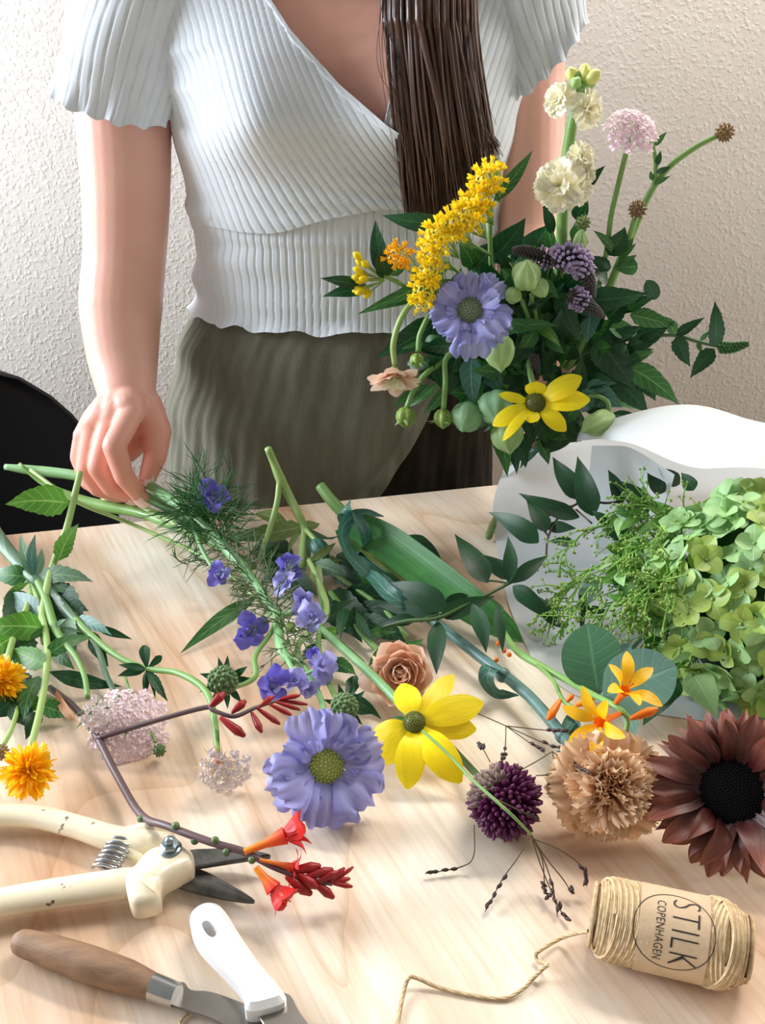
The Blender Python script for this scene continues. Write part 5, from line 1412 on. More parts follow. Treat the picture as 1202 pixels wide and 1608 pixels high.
# trailing sprig of smooth dark leaves towards the paper
sx = thing('smilax_sprig', 'trailing sprig of pointed dark leaves reaching from the table to the paper', 'foliage', T(730, 960))
sts(sx, '600 985 1.6, 640 975 2.6, 690 970 3.4, 740 946 4.2, 800 916 4.6, 850 885 5.0', [3, 3.5, 3, 3, 2.5, 2], 'stem_dark')
for s in ('765 935 4.2, 790 955 3.6, 782 968 3.4', '800 916 4.6, 772 912 4.6, 765 914 4.6', '690 970 3.4, 684 975 3.2', '650 975 2.6, 700 962 3'): sts(sx, s, 1.6, 'stem_dark', name='twig')
leaves(sx, '''765 915 4.7 714 838 6.4 20 smilax_leaf ovate
812 905 4.8 742 866 5.4 14 smilax_leaf ovate
799 916 4.8 798 842 7.4 12 smilax_leaf lance
802 916 4.7 862 872 5.6 12 smilax_leaf lance
692 968 3.4 778 936 4.4 15 smilax_leaf ovate
742 948 4.2 764 1026 2.2 14 smilax_leaf lance
780 952 3.8 790 1026 2.0 9 smilax_leaf lance
702 958 3.0 608 915 3.2 20 smilax_leaf ovate
655 972 2.4 598 978 1.6 10 smilax_leaf lance
688 975 3.0 686 1060 1.2 16 smilax_leaf lance
690 965 2.6 590 950 1.8 16 smilax_leaf ovate
806 920 3.6 880 982 1.6 14 smilax_leaf ovate
700 945 2.2 735 935 2.8 10 smilax_leaf round''')

# red crocosmia lying over the secateurs
rc = thing('red_crocosmia', 'red crocosmia on an angled brown stem lying over the secateurs', 'flower', T(300, 1300))
sts(rc, '78 1080 .5, 118 1112 .8, 150 1153 1.6, 186 1222 1.2, 222 1280 1.6, 262 1297 2.5, 330 1322 2.9, 385 1338 2.9, 430 1362 2.5, 480 1380 2.1, 522 1388 1.7', [6, 6, 6, 6, 6, 5.5, 5.5, 5, 4, 3.5, 3], 'stem_brown', n=10)
sts(rc, '152 1160 1.7, 190 1148 2.2, 250 1130 3.0, 322 1111 3.8, 336 1116 3.8, 368 1125 3.6, 400 1112 3.6, 430 1102 3.4, 456 1096 3.2', [4.5, 4.5, 4, 4, 3.5, 3.5, 3, 2.5, 2], 'stem_brown', name='branch')
for u, v, h in ((222, 1286, 1.7), (276, 1297, 2.9), (306, 1320, 2.6), (338, 1320, 3.1), (356, 1338, 2.8), (396, 1350, 2.7)):
    part('node', MB().ball(T(u, v, h / 100), px(6.5, T(u, v)), n=8, m=6), G['seed_green'], rc)
a, b = T(384, 1338, .030), T(448, 1312, .036)
trumpet(rc, a, b, 19, G['flame_tube'], G['scarlet'], 6, lobeL=1.9, spread=.75)
trumpet(rc, T(402, 1362, .028), T(430, 1396, .021), 19, G['flame_tube'], G['scarlet'], 6, lobeL=1.7, spread=.6)
trumpet(rc, T(408, 1350, .030), T(462, 1362, .026), 9, G['flame_tube'], G['scarlet'], 6, lobeL=2.6, spread=1.45)
def buds(par, spec, m, tipm=None):
    for it in spec.split(','):
        a = [float(x) for x in it.split()]
        p, q = T(a[0], a[1], a[2] / 100), T(a[3], a[4], a[5] / 100); r = px(a[6], p)
        part('bud', MB().tube([p, p.lerp(q, .35), p.lerp(q, .75), q], [r * .45, r * .8, r, r * .55], n=9, k=3, round_=True), G[m], par)
buds(rc, '455 1368 2.4 500 1360 2.4 9, 470 1374 2.3 496 1392 1.9 9, 478 1378 2.2 520 1366 2.2 8, 452 1378 2.2 486 1402 1.5 10, 492 1384 1.9 522 1408 1.3 8, 500 1384 2 530 1370 2.2 7', 'scarlet_bud')
buds(rc, '515 1386 1.8 548 1380 1.7 5, 518 1386 1.8 552 1392 1.4 4.5, 520 1384 1.9 540 1364 2.2 5, 528 1382 1.8 554 1362 2 3.5', 'scarlet_bud')
buds(rc, '330 1110 3.9 350 1090 4.3 8, 366 1118 3.8 384 1102 4.0 7, 348 1128 3.7 382 1154 3.0 8, 396 1120 3.5 410 1148 3.0 6, 404 1112 3.6 438 1136 3.0 5, 424 1106 3.5 456 1122 3.0 4.5, 432 1102 3.4 470 1114 3.0 4, 440 1100 3.4 482 1106 3.0 3.5, 440 1098 3.5 470 1092 3.6 4, 410 1108 3.8 428 1094 4 5', 'scarlet_bud')

# switch grass with dark seeds round the allium
pg = thing('switch_grass', 'wispy switch grass with tiny dark seeds spread round the purple allium', 'grass stem', T(830, 1320))
sts(pg, '664 1148 3.8, 700 1180 4.6, 742 1224 5.4, 800 1276 5.2, 834 1310 3.4', [2.6, 2.6, 2.6, 2.4, 2], 'stem_green')
W_ = ['834 1310 3.4, 815 1345 2.0, 790 1380 .8, 762 1432 .3', '834 1310 3.4, 852 1350 1.8, 856 1392 .6, 862 1412 .5', '834 1310 3.4, 856 1345 2.2, 884 1380 1.0, 900 1405 .5', '834 1310 3.4, 850 1340 2.4, 868 1390 1.0, 876 1440 .3', '840 1318 3, 880 1335 2.6, 915 1362 1.6, 922 1392 .8',
 '745 1295 2.0, 744 1345 1.0, 722 1362 .4, 668 1372 .3', '745 1118 2.6, 795 1140 2.6, 858 1168 2.6, 905 1182 2.6', '795 1140 2.6, 794 1172 3.8, 790 1196 4.8', '795 1140 2.6, 830 1165 2.8, 860 1186 2.8', '770 1196 4.6, 760 1178 4.2, 754 1170 4', '868 1180 2.8, 835 1200 3.6, 760 1240 4.8', '868 1180 2.8, 872 1210 3.2, 862 1240 3', '842 1218 3.4, 880 1216 3.4, 920 1212 4.6', '795 1140 2.6, 850 1146 2.8, 895 1150 3.2', '770 1250 4.8, 810 1270 4.6, 850 1290 2.4', '868 1180 2.8, 890 1196 4.0, 930 1218 5.6', '660 1372 .3, 650 1374 .3', '834 1310 3.4, 850 1360 1.6, 878 1425 .4, 896 1448 .3']
wm = MB(); seeds = []
for s in W_:
    p = ts(s)
    if len(p) < 3: continue
    wm.tube(p, [.00038] * (len(p) - 1) + [.00025], n=5, k=5, caps=False)
    q = catmull(p, 8)
    for t in (1.0, .93, .86, .76, .68):
        if rnd.random() < .85:
            k = min(len(q) - 2, int(t * (len(q) - 1))); seeds.append((q[k] + V((rnd.uniform(-.001, .001), rnd.uniform(-.001, .001), .0008)), (q[k + 1] - q[k]) + V((rnd.uniform(-.001, .001), 0, .0005))))
part('wiry_branches', wm, G['stem_wire'], pg, kind='stuff'); balls(pg, seeds, .0012, G['seed_black'], 'seeds', el=1.9)
# ================================================================== GREEN HYDRANGEA AND FOLIAGE IN THE PAPER
hy = thing('hydrangea', 'lime green hydrangea mophead lying in the white paper', 'flower', T(1150, 960))
hc = T(1202, 945, .060); hn = (V((-.22, -.72, .62))).normalized(); HM = facing(hc, hn)
RH = .080; HD = .060
def sepal_set(m): return [petal_mesh(.0130, .0068, G[m], 'round', ((0, 0), (.5, .06), (1, .10 - .12 * k)), fold=.10, cup=.25 - .22 * k, name='sepal', na=8, nc=4) for k in range(3)]
sep = {m: sepal_set(m) for m in ('hydra', 'hydra_aqua', 'hydra_olive')}
eye_me = MB().ball((0, 0, .0006), .0013, n=6, m=4).mesh('floret', G['hydra_eye'])
part('core', MB().ball(hc, (RH * .78, RH * .78, HD * .72), HM.to_3x3(), n=20, m=12), G['dark_leaf'], hy)  # dark colour stands in for shade in the gaps between florets
rh = random.Random(21)
for d in fib(200, -.15):
    d = (d + V((rh.uniform(-.07, .07), rh.uniform(-.07, .07), rh.uniform(-.07, .07)))).normalized()
    p = HM @ V((d.x * RH, d.y * RH, d.z * HD)) ; nn = (HM.to_3x3() @ V((d.x / RH, d.y / RH, d.z / HD))).normalized()
    if p.z < TZ + .014: continue
    p = p + nn * rh.uniform(-.006, .004)
    nn = (nn + V((rh.uniform(-.6, .6), rh.uniform(-.6, .6), rh.uniform(-.4, .6)))).normalized()
    Mf = facing(p, nn, rh.uniform(0, 6), rh.uniform(.86, 1.12)); e = put('floret', eye_me, Mf, hy)
    loc = p - hc
    key = 'hydra_aqua' if (loc.x < -.02 and rh.random() < .75) else ('hydra_olive' if loc.x > .02 and rh.random() < .5 else 'hydra')
    for k in range(4):
        put('sepal', rh.choice(sep[key]), Mf @ Matrix.Rotation(k * PI / 2 + rh.uniform(-.12, .12), 4, 'Z') @ Matrix.Translation((.0008, 0, 0)) @ Matrix.Rotation(-rh.uniform(-.1, .5), 4, 'Y'), e)
stem(hy, [HM @ V((0, 0, -HD * .5)), T(1230, 875, .035), T(1290, 855, .028)], .005, G['stem_green'])
leaf(hy, T(1085, 1055, .035), T(1128, 1128, .020), 26, G['hydra_aqua'], prof='ovate', tooth=.08, fold=.2)
leaf(hy, T(1060, 1060, .02), T(1010, 1140, .012), 26, G['dark_leaf'], prof='ovate', tooth=.08)

# eucalyptus
eu = thing('eucalyptus', 'eucalyptus sprig with two large round silvery leaves before the paper', 'foliage', T(950, 1070))
N1 = tocam(T(925, 1030, .03)) + V((-.15, 0, .2))
leaf(eu, T(938, 1082, .040), T(922, 980, .070), 47, G['eucalyptus_green'], N=N1, prof='round', fold=.06, bend=.04, na=18, nc=8)
leaf(eu, T(950, 1092, .044), T(1062, 1046, .064), 50, G['eucalyptus_blue'], N=tocam(T(1000, 1060, .04)) + V((.1, 0, .15)), prof='round', fold=.05, bend=.04, na=18, nc=8)
leaf(eu, T(935, 1100, .030), T(948, 1040, .048), 9, G['eucalyptus_blue'], prof='lance', fold=.3)
leaf(eu, T(945, 1075, .030), T(990, 1010, .048), 16, G['eucalyptus_blue'], prof='round', fold=.3)
leaf(eu, T(985, 1110, .022), T(998, 1155, .020), 12, G['eucalyptus_blue'], prof='round', fold=.3)
leaf(eu, T(915, 950, .030), T(942, 905, .036), 15, G['eucalyptus_blue'], prof='round', fold=.2)
sts(eu, '948 1100 2.4, 970 1060 2.6, 1000 1010 2.4, 1080 940 1.5, 1200 880 1', 4, 'stem_blue')

# sprig of pointed leaves inside the paper
sp_ = thing('smilax_sprig', 'pointed dark leaves standing against the inside of the white paper', 'foliage', T(930, 860))
sts(sp_, '1040 860 4.0, 985 795 6.4, 950 790 7.0, 915 788 7.2, 880 810 6.4, 862 842 5.4, 858 872 4.6', [2.4, 2.2, 2, 2, 1.8, 1.8, 1.8], 'seed_black')
for s in ('862 842 5.4, 852 830 5.6', '985 795 6.4, 965 782 7.2', '905 800 6.6, 930 822 6.2'): sts(sp_, s, 1.5, 'seed_black', name='twig')
leaves(sp_, '''917 784 7.0 868 717 9.4 17 smilax_leaf ovate
932 810 6.4 907 716 10 19 smilax_leaf ovate
976 792 6.6 955 737 8.6 12 smilax_leaf ovate
1018 806 6.0 960 754 8.4 18 smilax_leaf ovate
910 812 6.2 814 774 7.4 14 smilax_leaf ovate
858 835 5.6 827 786 7.2 15 smilax_leaf ovate
846 852 5.0 767 804 5.6 17 smilax_leaf ovate
846 806 6.4 908 792 7.0 7 smilax_leaf lance
858 828 5.6 906 830 6.0 10 smilax_leaf lance
1045 772 7.0 1017 742 9 12 smilax_leaf ovate
1068 760 7.4 1034 734 9 12 smilax_leaf ovate
905 855 5.0 862 850 5.2 9 smilax_leaf lance
960 824 6.0 930 802 6.8 8 smilax_leaf lance
1000 845 5.2 945 830 5.8 16 smilax_leaf ovate
985 880 4.4 965 850 5.4 12 smilax_leaf ovate
1020 880 4.4 980 865 5.6 22 smilax_leaf ovate
912 930 3.6 914 1000 1.6 6 smilax_leaf lance
880 985 2.0 820 925 2.4 12 smilax_leaf ovate
955 960 2.2 900 955 2.6 7 smilax_leaf lance
1090 770 8.4 1070 742 9.4 12 dark_leaf ovate
970 900 3.6 1010 925 4.4 18 dark_leaf ovate''')

# pennycress
rk = random.Random(31)
gm('pennycress_stem', (140, 192, 84), (112, 166, 62), None, trans=0)
def pennycress(lab, paths, loc, nb=16, ln=(.02, .045)):
    t = thing('pennycress', lab, 'foliage', loc)
    wires = MB(); pods = []
    for s in paths:
        p = ts(s); wires.tube(p, [.0011, .0010, .0008] + [.0006] * (len(p) - 3), n=6, k=5)
        q = catmull(p, 10)
        for i in range(nb):
            k = int((.12 + .86 * i / nb) * (len(q) - 2)); c = q[k]; d = (q[k + 1] - q[k]).normalized()
            e = (d * .7 + V((rk.uniform(-1, 1), rk.uniform(-1, .6), rk.uniform(-.5, .9)))).normalized(); L = rk.uniform(*ln) * (1.0 - .45 * i / nb)
            m1 = c + e * L * .5; e2 = (e + V((rk.uniform(-.4, .4), rk.uniform(-.3, .3), rk.uniform(-.7, .3)))).normalized(); m2 = m1 + e2 * L * .5
            m1.z = max(m1.z, TZ + .003); m2.z = max(m2.z, TZ + .003)
            wires.tube([c, m1, m2], [.0007, .0006, .0004], n=4, k=4, caps=False)
            pods.append((m2, e2))
            for j in range(5):
                a = c.lerp(m1, .45 + .1 * j) if j < 3 else m1.lerp(m2, (j - 2) * .35)
                f = (e + V((rk.uniform(-1, 1), rk.uniform(-1, 1), rk.uniform(-1, 1)))).normalized(); b = a + f * L * rk.uniform(.16, .3); b.z = max(b.z, TZ + .002)
                wires.tube([a, a.lerp(b, .5) + V((0, 0, .0006)), b], [.0003, .00028, .00025], n=4, k=2, caps=False); pods.append((b, f))
    part('stems', wires, G['pennycress_stem'], t, kind='stuff')
    balls(t, pods, .0013, G['bud_green'], 'seed_pods', n=7, el=.6)
    return t
t = pennycress('bushy bright green pennycress seed sprays left of the hydrangea', ['1080 860 6, 1000 830 7, 930 830 7, 885 870 5.5, 880 905 4', '1060 880 5.5, 1000 900 6, 960 950 5, 930 990 3.6', '1060 850 6.5, 1030 800 8, 1000 790 8.5, 950 810 8', '1080 940 4.5, 1040 980 5, 1040 975 5, 1020 990 4.6', '1050 900 6, 1020 930 6, 1000 960 5.4, 985 985 4.6', '1090 800 8, 1040 810 8.4, 990 840 7.4, 960 880 6.4', '1100 980 4.5, 1080 1000 4.6, 1075 1030 3.6', '1060 870 6.4, 1010 870 6.8, 960 900 6, 920 930 4.6', '1090 840 9, 1040 850 9, 990 870 8, 950 900 6.6', '1090 930 7.6, 1040 930 8, 1010 950 7, 990 975 6', '1090 880 8.6, 1050 900 8.6, 1010 930 7.6, 985 970 6'], T(1000, 900), 20)
leaves(t, '''1060 870 6.4 1015 850 7 9 bright_leaf lance
1040 900 6.0 990 905 6.4 8 bright_leaf lance
1050 930 5.4 1000 945 5.6 9 mid_leaf lance
1060 960 5.0 1010 985 4.8 9 bright_leaf lance
1000 870 6.4 950 860 6.6 7 bright_leaf lance
1040 1000 4.4 1000 1030 4 9 mid_leaf lance
1070 820 7.6 1020 800 8.4 10 bright_leaf lance
1020 940 5.4 960 920 5.6 8 mid_leaf lance
1090 1010 4.2 1050 1060 3.6 10 bright_leaf ovate
1080 900 6 1040 880 6.8 10 bright_leaf ovate''')
for k in range(110):
    u, v = rk.uniform(965, 1085), rk.uniform(800, 1085); h = 8.0 - (v - 820) / 260 * 4.2
    if v > 965 and u < 1072: continue
    leaf(t, T(u, v, h / 100), T(u + rk.uniform(-45, 10), v + rk.uniform(-35, 35), (h + rk.uniform(-.5, 1.2)) / 100), rk.uniform(5, 11), G[rk.choice(['bright_leaf', 'bright_leaf', 'mid_leaf', 'hydra_aqua'])], prof=rk.choice(['lance', 'ovate']))
pennycress('thin airy pennycress spray drooping over the paper edge', ['960 880 5.5, 910 905 4.6, 870 940 3.2, 830 985 1.6', '920 900 4.8, 890 930 3.6, 866 965 2.2, 850 1000 .9', '930 920 4.4, 900 960 2.8, 880 1000 1.4'], T(870, 950), 13, (.018, .036))

# yellow crocosmia
yc = thing('yellow_crocosmia', 'golden yellow crocosmia stem in front of the eucalyptus', 'flower', T(940, 1120))
sts(yc, '790 990 1.2, 812 1022 1.6, 850 1046 2.2, 890 1068 3.0, 930 1090 4.4, 965 1108 5.2, 985 1125 5.0, 984 1150 4.2', [5, 6, 6, 5, 5, 4, 4, 3.5], 'stem_green')
sts(yc, '845 1044 2.2, 870 1070 3.0, 885 1100 3.4, 910 1115 3.8', [3.5, 3.5, 3.5, 3], 'stem_green', name='branch')
trumpet(yc, T(966, 1106, .052), T(982, 1084, .068), 14, G['croc_orange'], G['croc_yellow'], 6, lobeL=3.2, spread=.95)
trumpet(yc, T(976, 1120, .050), T(942, 1134, .064), 14, G['croc_orange'], G['croc_yellow'], 6, lobeL=3.4, spread=1.0)
buds(yc, '992 1128 4.3 1030 1114 4.8 8, 976 1150 3.8 966 1165 3.8 7, 880 1100 3.4 862 1128 3.0 7, 905 1108 3.8 930 1098 4.2 6.5, 890 1102 3.6 900 1092 4 4.5, 896 1110 3.6 912 1120 3.8 4.5', 'croc_orange')
for u, v in ((783, 1010), (792, 1022), (800, 1028), (780, 1036)): part('bud', MB().ball(T(u, v, .018), px(4, T(u, v)), n=8, m=6), G['croc_orange'], yc)
# ================================================================== THE BOUQUET IN HER LEFT HAND
def yst(par, s, rpx, m, name='stem', **kw): return sts(par, s, rpx, m, y=True, name=name, **kw)
def tail(u, v):                # stems converge in the hand and run down behind it
    return f', {838 + (u % 9):.0f} 622 {82.4 + (v % 9) * .12:.2f}, {846 + (u % 13):.0f} {690 + (v % 9):.0f} 83'
def bq(name, lab, cat, s, rpx, m, group=None):
    first = s.split(',')[-1].split()
    t = thing(name, lab, cat, GRIP + V((0, 0, -.06)), group)
    yst(t, s + tail(float(first[0]), float(first[1])), rpx, m, n=8)
    return t
# golden milkweed
mw = bq('butterfly_weed', 'golden yellow butterfly weed climbing along the top left of the bouquet', 'flower', '772 318 79, 770 380 80, 776 450 81, 800 540 81', 3.5, 'stem_green')
for u, v, y, r, nx in ((766, 282, 78.5, 30, .1), (752, 318, 78, 33, -.2), (738, 340, 77.5, 33, -.3), (715, 356, 77.5, 32, -.3), (692, 372, 77, 32, -.4), (680, 392, 77.5, 26, -.5), (676, 430, 77, 28, -.6), (668, 458, 76.8, 28, -.7), (664, 482, 76.8, 17, -.7)):
    c = P(u, v, y / 100); star_umbel(mw, c, V((nx, -.7, .75)), r, G['yellow_floret'], 21 if r > 20 else 10, -.05, base=c + V((.012 + .01 * abs(nx), .012, -.020)))
yst(mw, '770 400 80, 745 385 79, 730 372 78.5', 2.6, 'stem_green', name='side_stem'); yst(mw, '778 470 81, 735 440 79.5, 700 410 78.4', 3, 'stem_green', name='side_stem'); yst(mw, '790 520 81, 730 480 79.5, 690 470 78', 2.6, 'stem_green', name='side_stem')
LW = '''775 318 79 837 236 80 11 mid_leaf lance
772 300 79.5 783 247 80 8 mid_leaf lance
705 352 79 600 338 80 15 dark_leaf lance
762 330 80 726 318 81 10 dark_leaf lance
720 440 80 560 494 79 14 mid_leaf lance
705 420 79.5 585 482 78 13 mid_leaf lance
690 505 80 588 562 79 22 dark_leaf ovate'''
leaves(mw, LW, h=False)
ow = bq('butterfly_weed', 'small orange and budded butterfly weed stem in front of the blouse', 'flower', '602 432 79, 640 452 79, 690 490 80, 760 560 81', 3.2, 'stem_green')
c = P(628, 405, .785); star_umbel(ow, c, V((-.3, -.6, .8)), 25, G['orange_floret'], 20, -.05, base=c + V((.02, .012, -.02)))
bm_ = MB(); rays_ = MB(); bb = P(604, 440, .790); sd = []
for u, v in ((562, 402), (566, 412), (574, 415), (563, 424), (570, 430), (561, 436), (567, 441), (572, 438), (562, 455), (566, 458), (574, 454), (578, 462)):
    p = P(u, v, .785 + rnd.uniform(-.004, .004)); q = (p - bb).normalized().to_track_quat('Z', 'Y').to_matrix().to_4x4()
    bm_.lathe([(.0012, -.004), (.0030, -.001), (.0031, .0015), (.001, .0045)], Matrix.Translation(p) @ q, n=8); rays_.tube([bb, bb.lerp(p, .5), p], .0007, n=5, k=3)
part('flower_buds', bm_, G['yellow_petal'], ow, kind='stuff'); part('rays', rays_, G['stem_pale'], ow, kind='stuff')
leaves(ow, '''606 432 79 590 344 80 15 dark_leaf ovate
606 436 79 597 396 78.5 15 dark_leaf round
580 452 79 503 437 78 11 dark_leaf lance
580 456 79 506 466 78.5 11 dark_leaf lance
612 432 79 640 415 79.5 8 mid_leaf lance''', h=False)
# lavender scabious
ls_ = bq('lavender_scabious', 'lavender scabious with grey-green button centre at the front of the bouquet', 'flower', '742 512 78, 765 560 79.5, 800 610 80', 4, 'stem_green')
c = P(738, 488, .762); scabiosa(ls_, c, tocam(c) + V((.05, 0, .18)), 64, G['lavender'], eye=G['eye_grey'], openness=.14)
# columbine
cb = bq('double_columbine', 'nodding double peach columbine on an arching stem at the left of the bouquet', 'flower', '620 572 77, 618 540 77, 630 500 77.5, 652 472 78, 690 455 79, 740 520 80, 790 590 80.5', [4, 4.5, 4.5, 4.5, 4, 4, 4, 4, 4], 'stem_pale')
c = P(620, 584, .770); M = facing(c, V((.05, -.75, -.62))); R = px(44, c)
ms = [petal_mesh(R, R * .34, G['peach_pink'], 'petal', ((0, 0), (.5, .12), (1, .0 + .06 * k)), fold=.15, wave=.1, na=9, nc=4) for k in range(3)]
ring(cb, M, ms, 7, R * .05, .1, 0, jt=.25)
ring(cb, M, ms, 6, R * .05, .5, 0, jt=.2, ph=.4, js=.15)
ring(cb, M @ Matrix.Scale(.7, 4), [petal_mesh(R, R * .34, G['cream'], 'petal', ((0, 0), (.5, .12), (1, .05)), fold=.15, na=9, nc=4)], 7, R * .05, .85, 0, jt=.2)
ring(cb, M @ Matrix.Scale(.55, 4), [petal_mesh(R, R * .34, G['cream'], 'petal', ((0, 0), (.5, .12), (1, .05)), fold=.15, na=9, nc=4)], 6, R * .05, 1.15, 0, jt=.2)
part('centre', MB().ball(c - (M.to_3x3() @ V((0, 0, 1))).normalized() * R * .08, R * .16, n=10, m=7), G['bud_green'], cb)
# round nodding buds
for u, v, r, lab, s in ((638, 655, 17, 'round green bud nodding lowest at the left of the bouquet', '639 640 77, 652 610 77.5, 678 580 78.5, 730 560 79.5, 800 600 80.5'), (696, 657, 16, 'green bud with splitting sepals hanging beside the pale pods', '697 642 77, 700 600 77.5, 703 560 78.5, 750 540 79.5, 805 600 80.5'), (655, 566, 12, 'small green bud half hidden behind the peach columbine', '657 552 78, 662 520 78.5, 690 490 79, 760 540 80')):
    t = bq('columbine_bud', lab, 'bud', s, 4.2, 'stem_green')
    c = P(u, v, .770 if r > 12 else .782); pod(t, c, V((.0, -.35, -.9)), r, r * .95, G['bud_green'], name='bud', lobes=6, tipl=.1)
    ring(t, facing(c, V((.0, -.35, -.9))), [petal_mesh(px(r * 2.0, c), px(r * .30, c), G['pod_green'], 'lance', ((0, 0), (.5, .34), (1, .42 if r != 16 else .2)), fold=.3, name='sepal')], 5, px(r * .25, c), .55, -px(r * .95, c), name='sepal', jt=.12)
leaves(t, '''665 540 79 630 548 78 5 mid_leaf lance
668 536 79 690 528 78.5 6 mid_leaf lance .2
690 600 78.5 640 640 78 8 mid_leaf lance .15
672 605 78.5 618 640 78 9 mid_leaf lance .15
700 610 78.5 665 650 78 10 mid_leaf lance .15
690 580 79 672 560 78 9 dark_leaf ovate .15
680 560 79 700 620 78 14 dark_leaf ovate .12
720 560 79 705 600 78 12 dark_leaf ovate .12''', h=False)
# balloon pods
for i, (u, v, y, r, l, ax, m, lab, s) in enumerate((
    (827, 432, 76.5, 24, 27, (-.1, -.5, .8), 'pod_green', 'pale green balloon pod standing above the lavender scabious', '835 462 78, 845 520 80'),
    (806, 464, 76.6, 14, 14, (-.6, -.6, -.2), 'pod_green', 'smallest round pale pod just below the tall one', '820 472 78, 835 520 80'),
    (785, 552, 76.5, 25, 29, (.05, -.6, -.8), 'pod_green', 'green balloon pod hanging right below the lavender scabious', '782 520 78, 800 540 79, 825 600 80'),
    (734, 655, 77, 27, 24, (-.3, -.7, -.5), 'pod_blue', 'blue-green balloon pod lowest in the left half of the bouquet', '752 632 78, 790 620 79.5'),
    (778, 640, 76.8, 29, 28, (.0, -.8, -.3), 'pod_blue', 'blue-green balloon pod left of the drooping yellow flower', '790 615 78, 815 620 79.5'),
    (797, 684, 76.4, 27, 26, (.15, -.6, -.8), 'pod_green', 'green balloon pod under the petals of the drooping yellow flower', '790 660 78, 815 640 79.5'),
    (940, 664, 76.5, 20, 32, (-.75, -.6, -.15), 'pod_green', 'green balloon pod on a hooked stalk above the white paper', '957 652 77, 955 632 77.2, 938 622 77.6, 915 625 78.4, 880 640 79.4'))):
    t = bq('balloon_pod', lab, 'seed pod', s, 3.4, 'stem_green', 'green balloon pods in the bouquet')
    pod(t, P(u, v, y / 100), V(ax), r, l, G[m])
    if i == 0: pod(t, P(848, 452, .770), V((.3, -.6, -.4)), 15, 17, G[m])
# drooping yellow coneflower
rc2 = bq('drooping_coneflower', 'yellow coneflower with drooping petals low at the front of the bouquet', 'flower', '840 618 76, 833 585 77.5, 832 560 79.5, 838 600 80.5', 4.5, 'stem_green')
c = P(841, 632, .752)
rudbeckia(rc2, c, tocam(c) + V((0, 0, .35)), [(P(842, 599, .756), 17, .10), (P(914, 592, .752), 17, .10), (P(927, 628, .748), 17, .08), (P(889, 677, .740), 14, .10), (P(833, 664, .738), 13, .10), (P(774, 668, .742), 14, .14), (P(790, 692, .736), 8, .2), (P(784, 619, .752), 8, .08)], 16, conel=.5)
# cream stock
so = bq('stock', 'tall cream stock with double blooms rising above the bouquet', 'flower', '917 128 80, 908 160 80.2, 898 200 80.4, 888 270 80.6, 884 340 80.8, 880 420 81, 860 540 81', [4, 6, 8, 9, 9, 9, 8, 7, 6], 'stem_green')
def stock_bloom(u, v, y, r, n, m='cream', lay=(8, 7, 6)):
    c = P(u, v, y / 100); M = facing(c, V(n)); R = px(r, c)
    e = part('bloom', MB().ball(c - V(n).normalized() * R * .15, R * .28, n=10, m=7), G['cream_green'], so)
    ms = [petal_mesh(R * .95, R * .42, G[m], 'fan', ((0, 0), (.45, .12), (1, .06 - .08 * k)), frill=.2, nf=1.5 + .4 * k, jag=.08, ph=k, na=10, nc=10) for k in range(3)]
    for j, cnt in enumerate(lay): ring(e, M @ Matrix.Scale(1 - .16 * j, 4), ms, cnt, R * .04, .12 + .42 * j, -R * .15 + R * .08 * j, jt=.22, roll=.6, ph=j * .4)
stock_bloom(878, 155, 79.2, 27, (-.6, -.7, .3)); stock_bloom(872, 168, 79.4, 18, (-.5, -.8, -.2)); stock_bloom(922, 172, 78.8, 32, (.45, -.8, .2))
stock_bloom(880, 292, 78.6, 42, (-.4, -.8, .2)); stock_bloom(914, 246, 79.6, 25, (.4, -.7, .5)); stock_bloom(918, 268, 79.4, 26, (.7, -.7, .1)); stock_bloom(905, 300, 78.8, 30, (.5, -.8, -.1)); stock_bloom(860, 285, 79.2, 24, (-.8, -.5, 0))
for u, v, r, ax in ((898, 116, 10, (-.4, -.5, .7)), (908, 122, 11, (-.1, -.8, .6)), (918, 112, 10, (.1, -.3, .9)), (932, 120, 11, (.6, -.4, .6)), (926, 130, 10, (.6, -.6, .4)), (905, 130, 10, (-.2, -.8, .3)), (914, 140, 9, (.1, -.9, .2))):
    pod(so, P(u, v, .795 + rnd.uniform(-.006, .004)), V(ax), r, r * 1.25, G['pod_green' if rnd.random() < .45 else 'cream_green'], name='bud', lobes=4, tipl=0)
leaves(so, '''916 300 80 951 260 79.5 9 dark_leaf lance
905 345 80.5 922 308 80 13 dark_leaf ovate
868 370 80.5 852 318 80.5 9 dark_leaf lance
900 380 80.6 920 330 80 12 mid_leaf ovate
870 400 80.6 858 345 80.8 9 mid_leaf lance''', h=False)
# pale lace
la = bq('pink_lace_flower', 'pale pink lace flower rising on a bare stem against the wall', 'flower', '988 222 80, 974 280 80.2, 960 340 80.5, 952 400 80.8, 930 480 81, 880 580 81', 4, 'stem_green')
c = P(993, 203, .795); lace(la, c, V((.1, -.62, .78)), 42, 18, G['pink_lace'], 34, 12, floret=3.9)
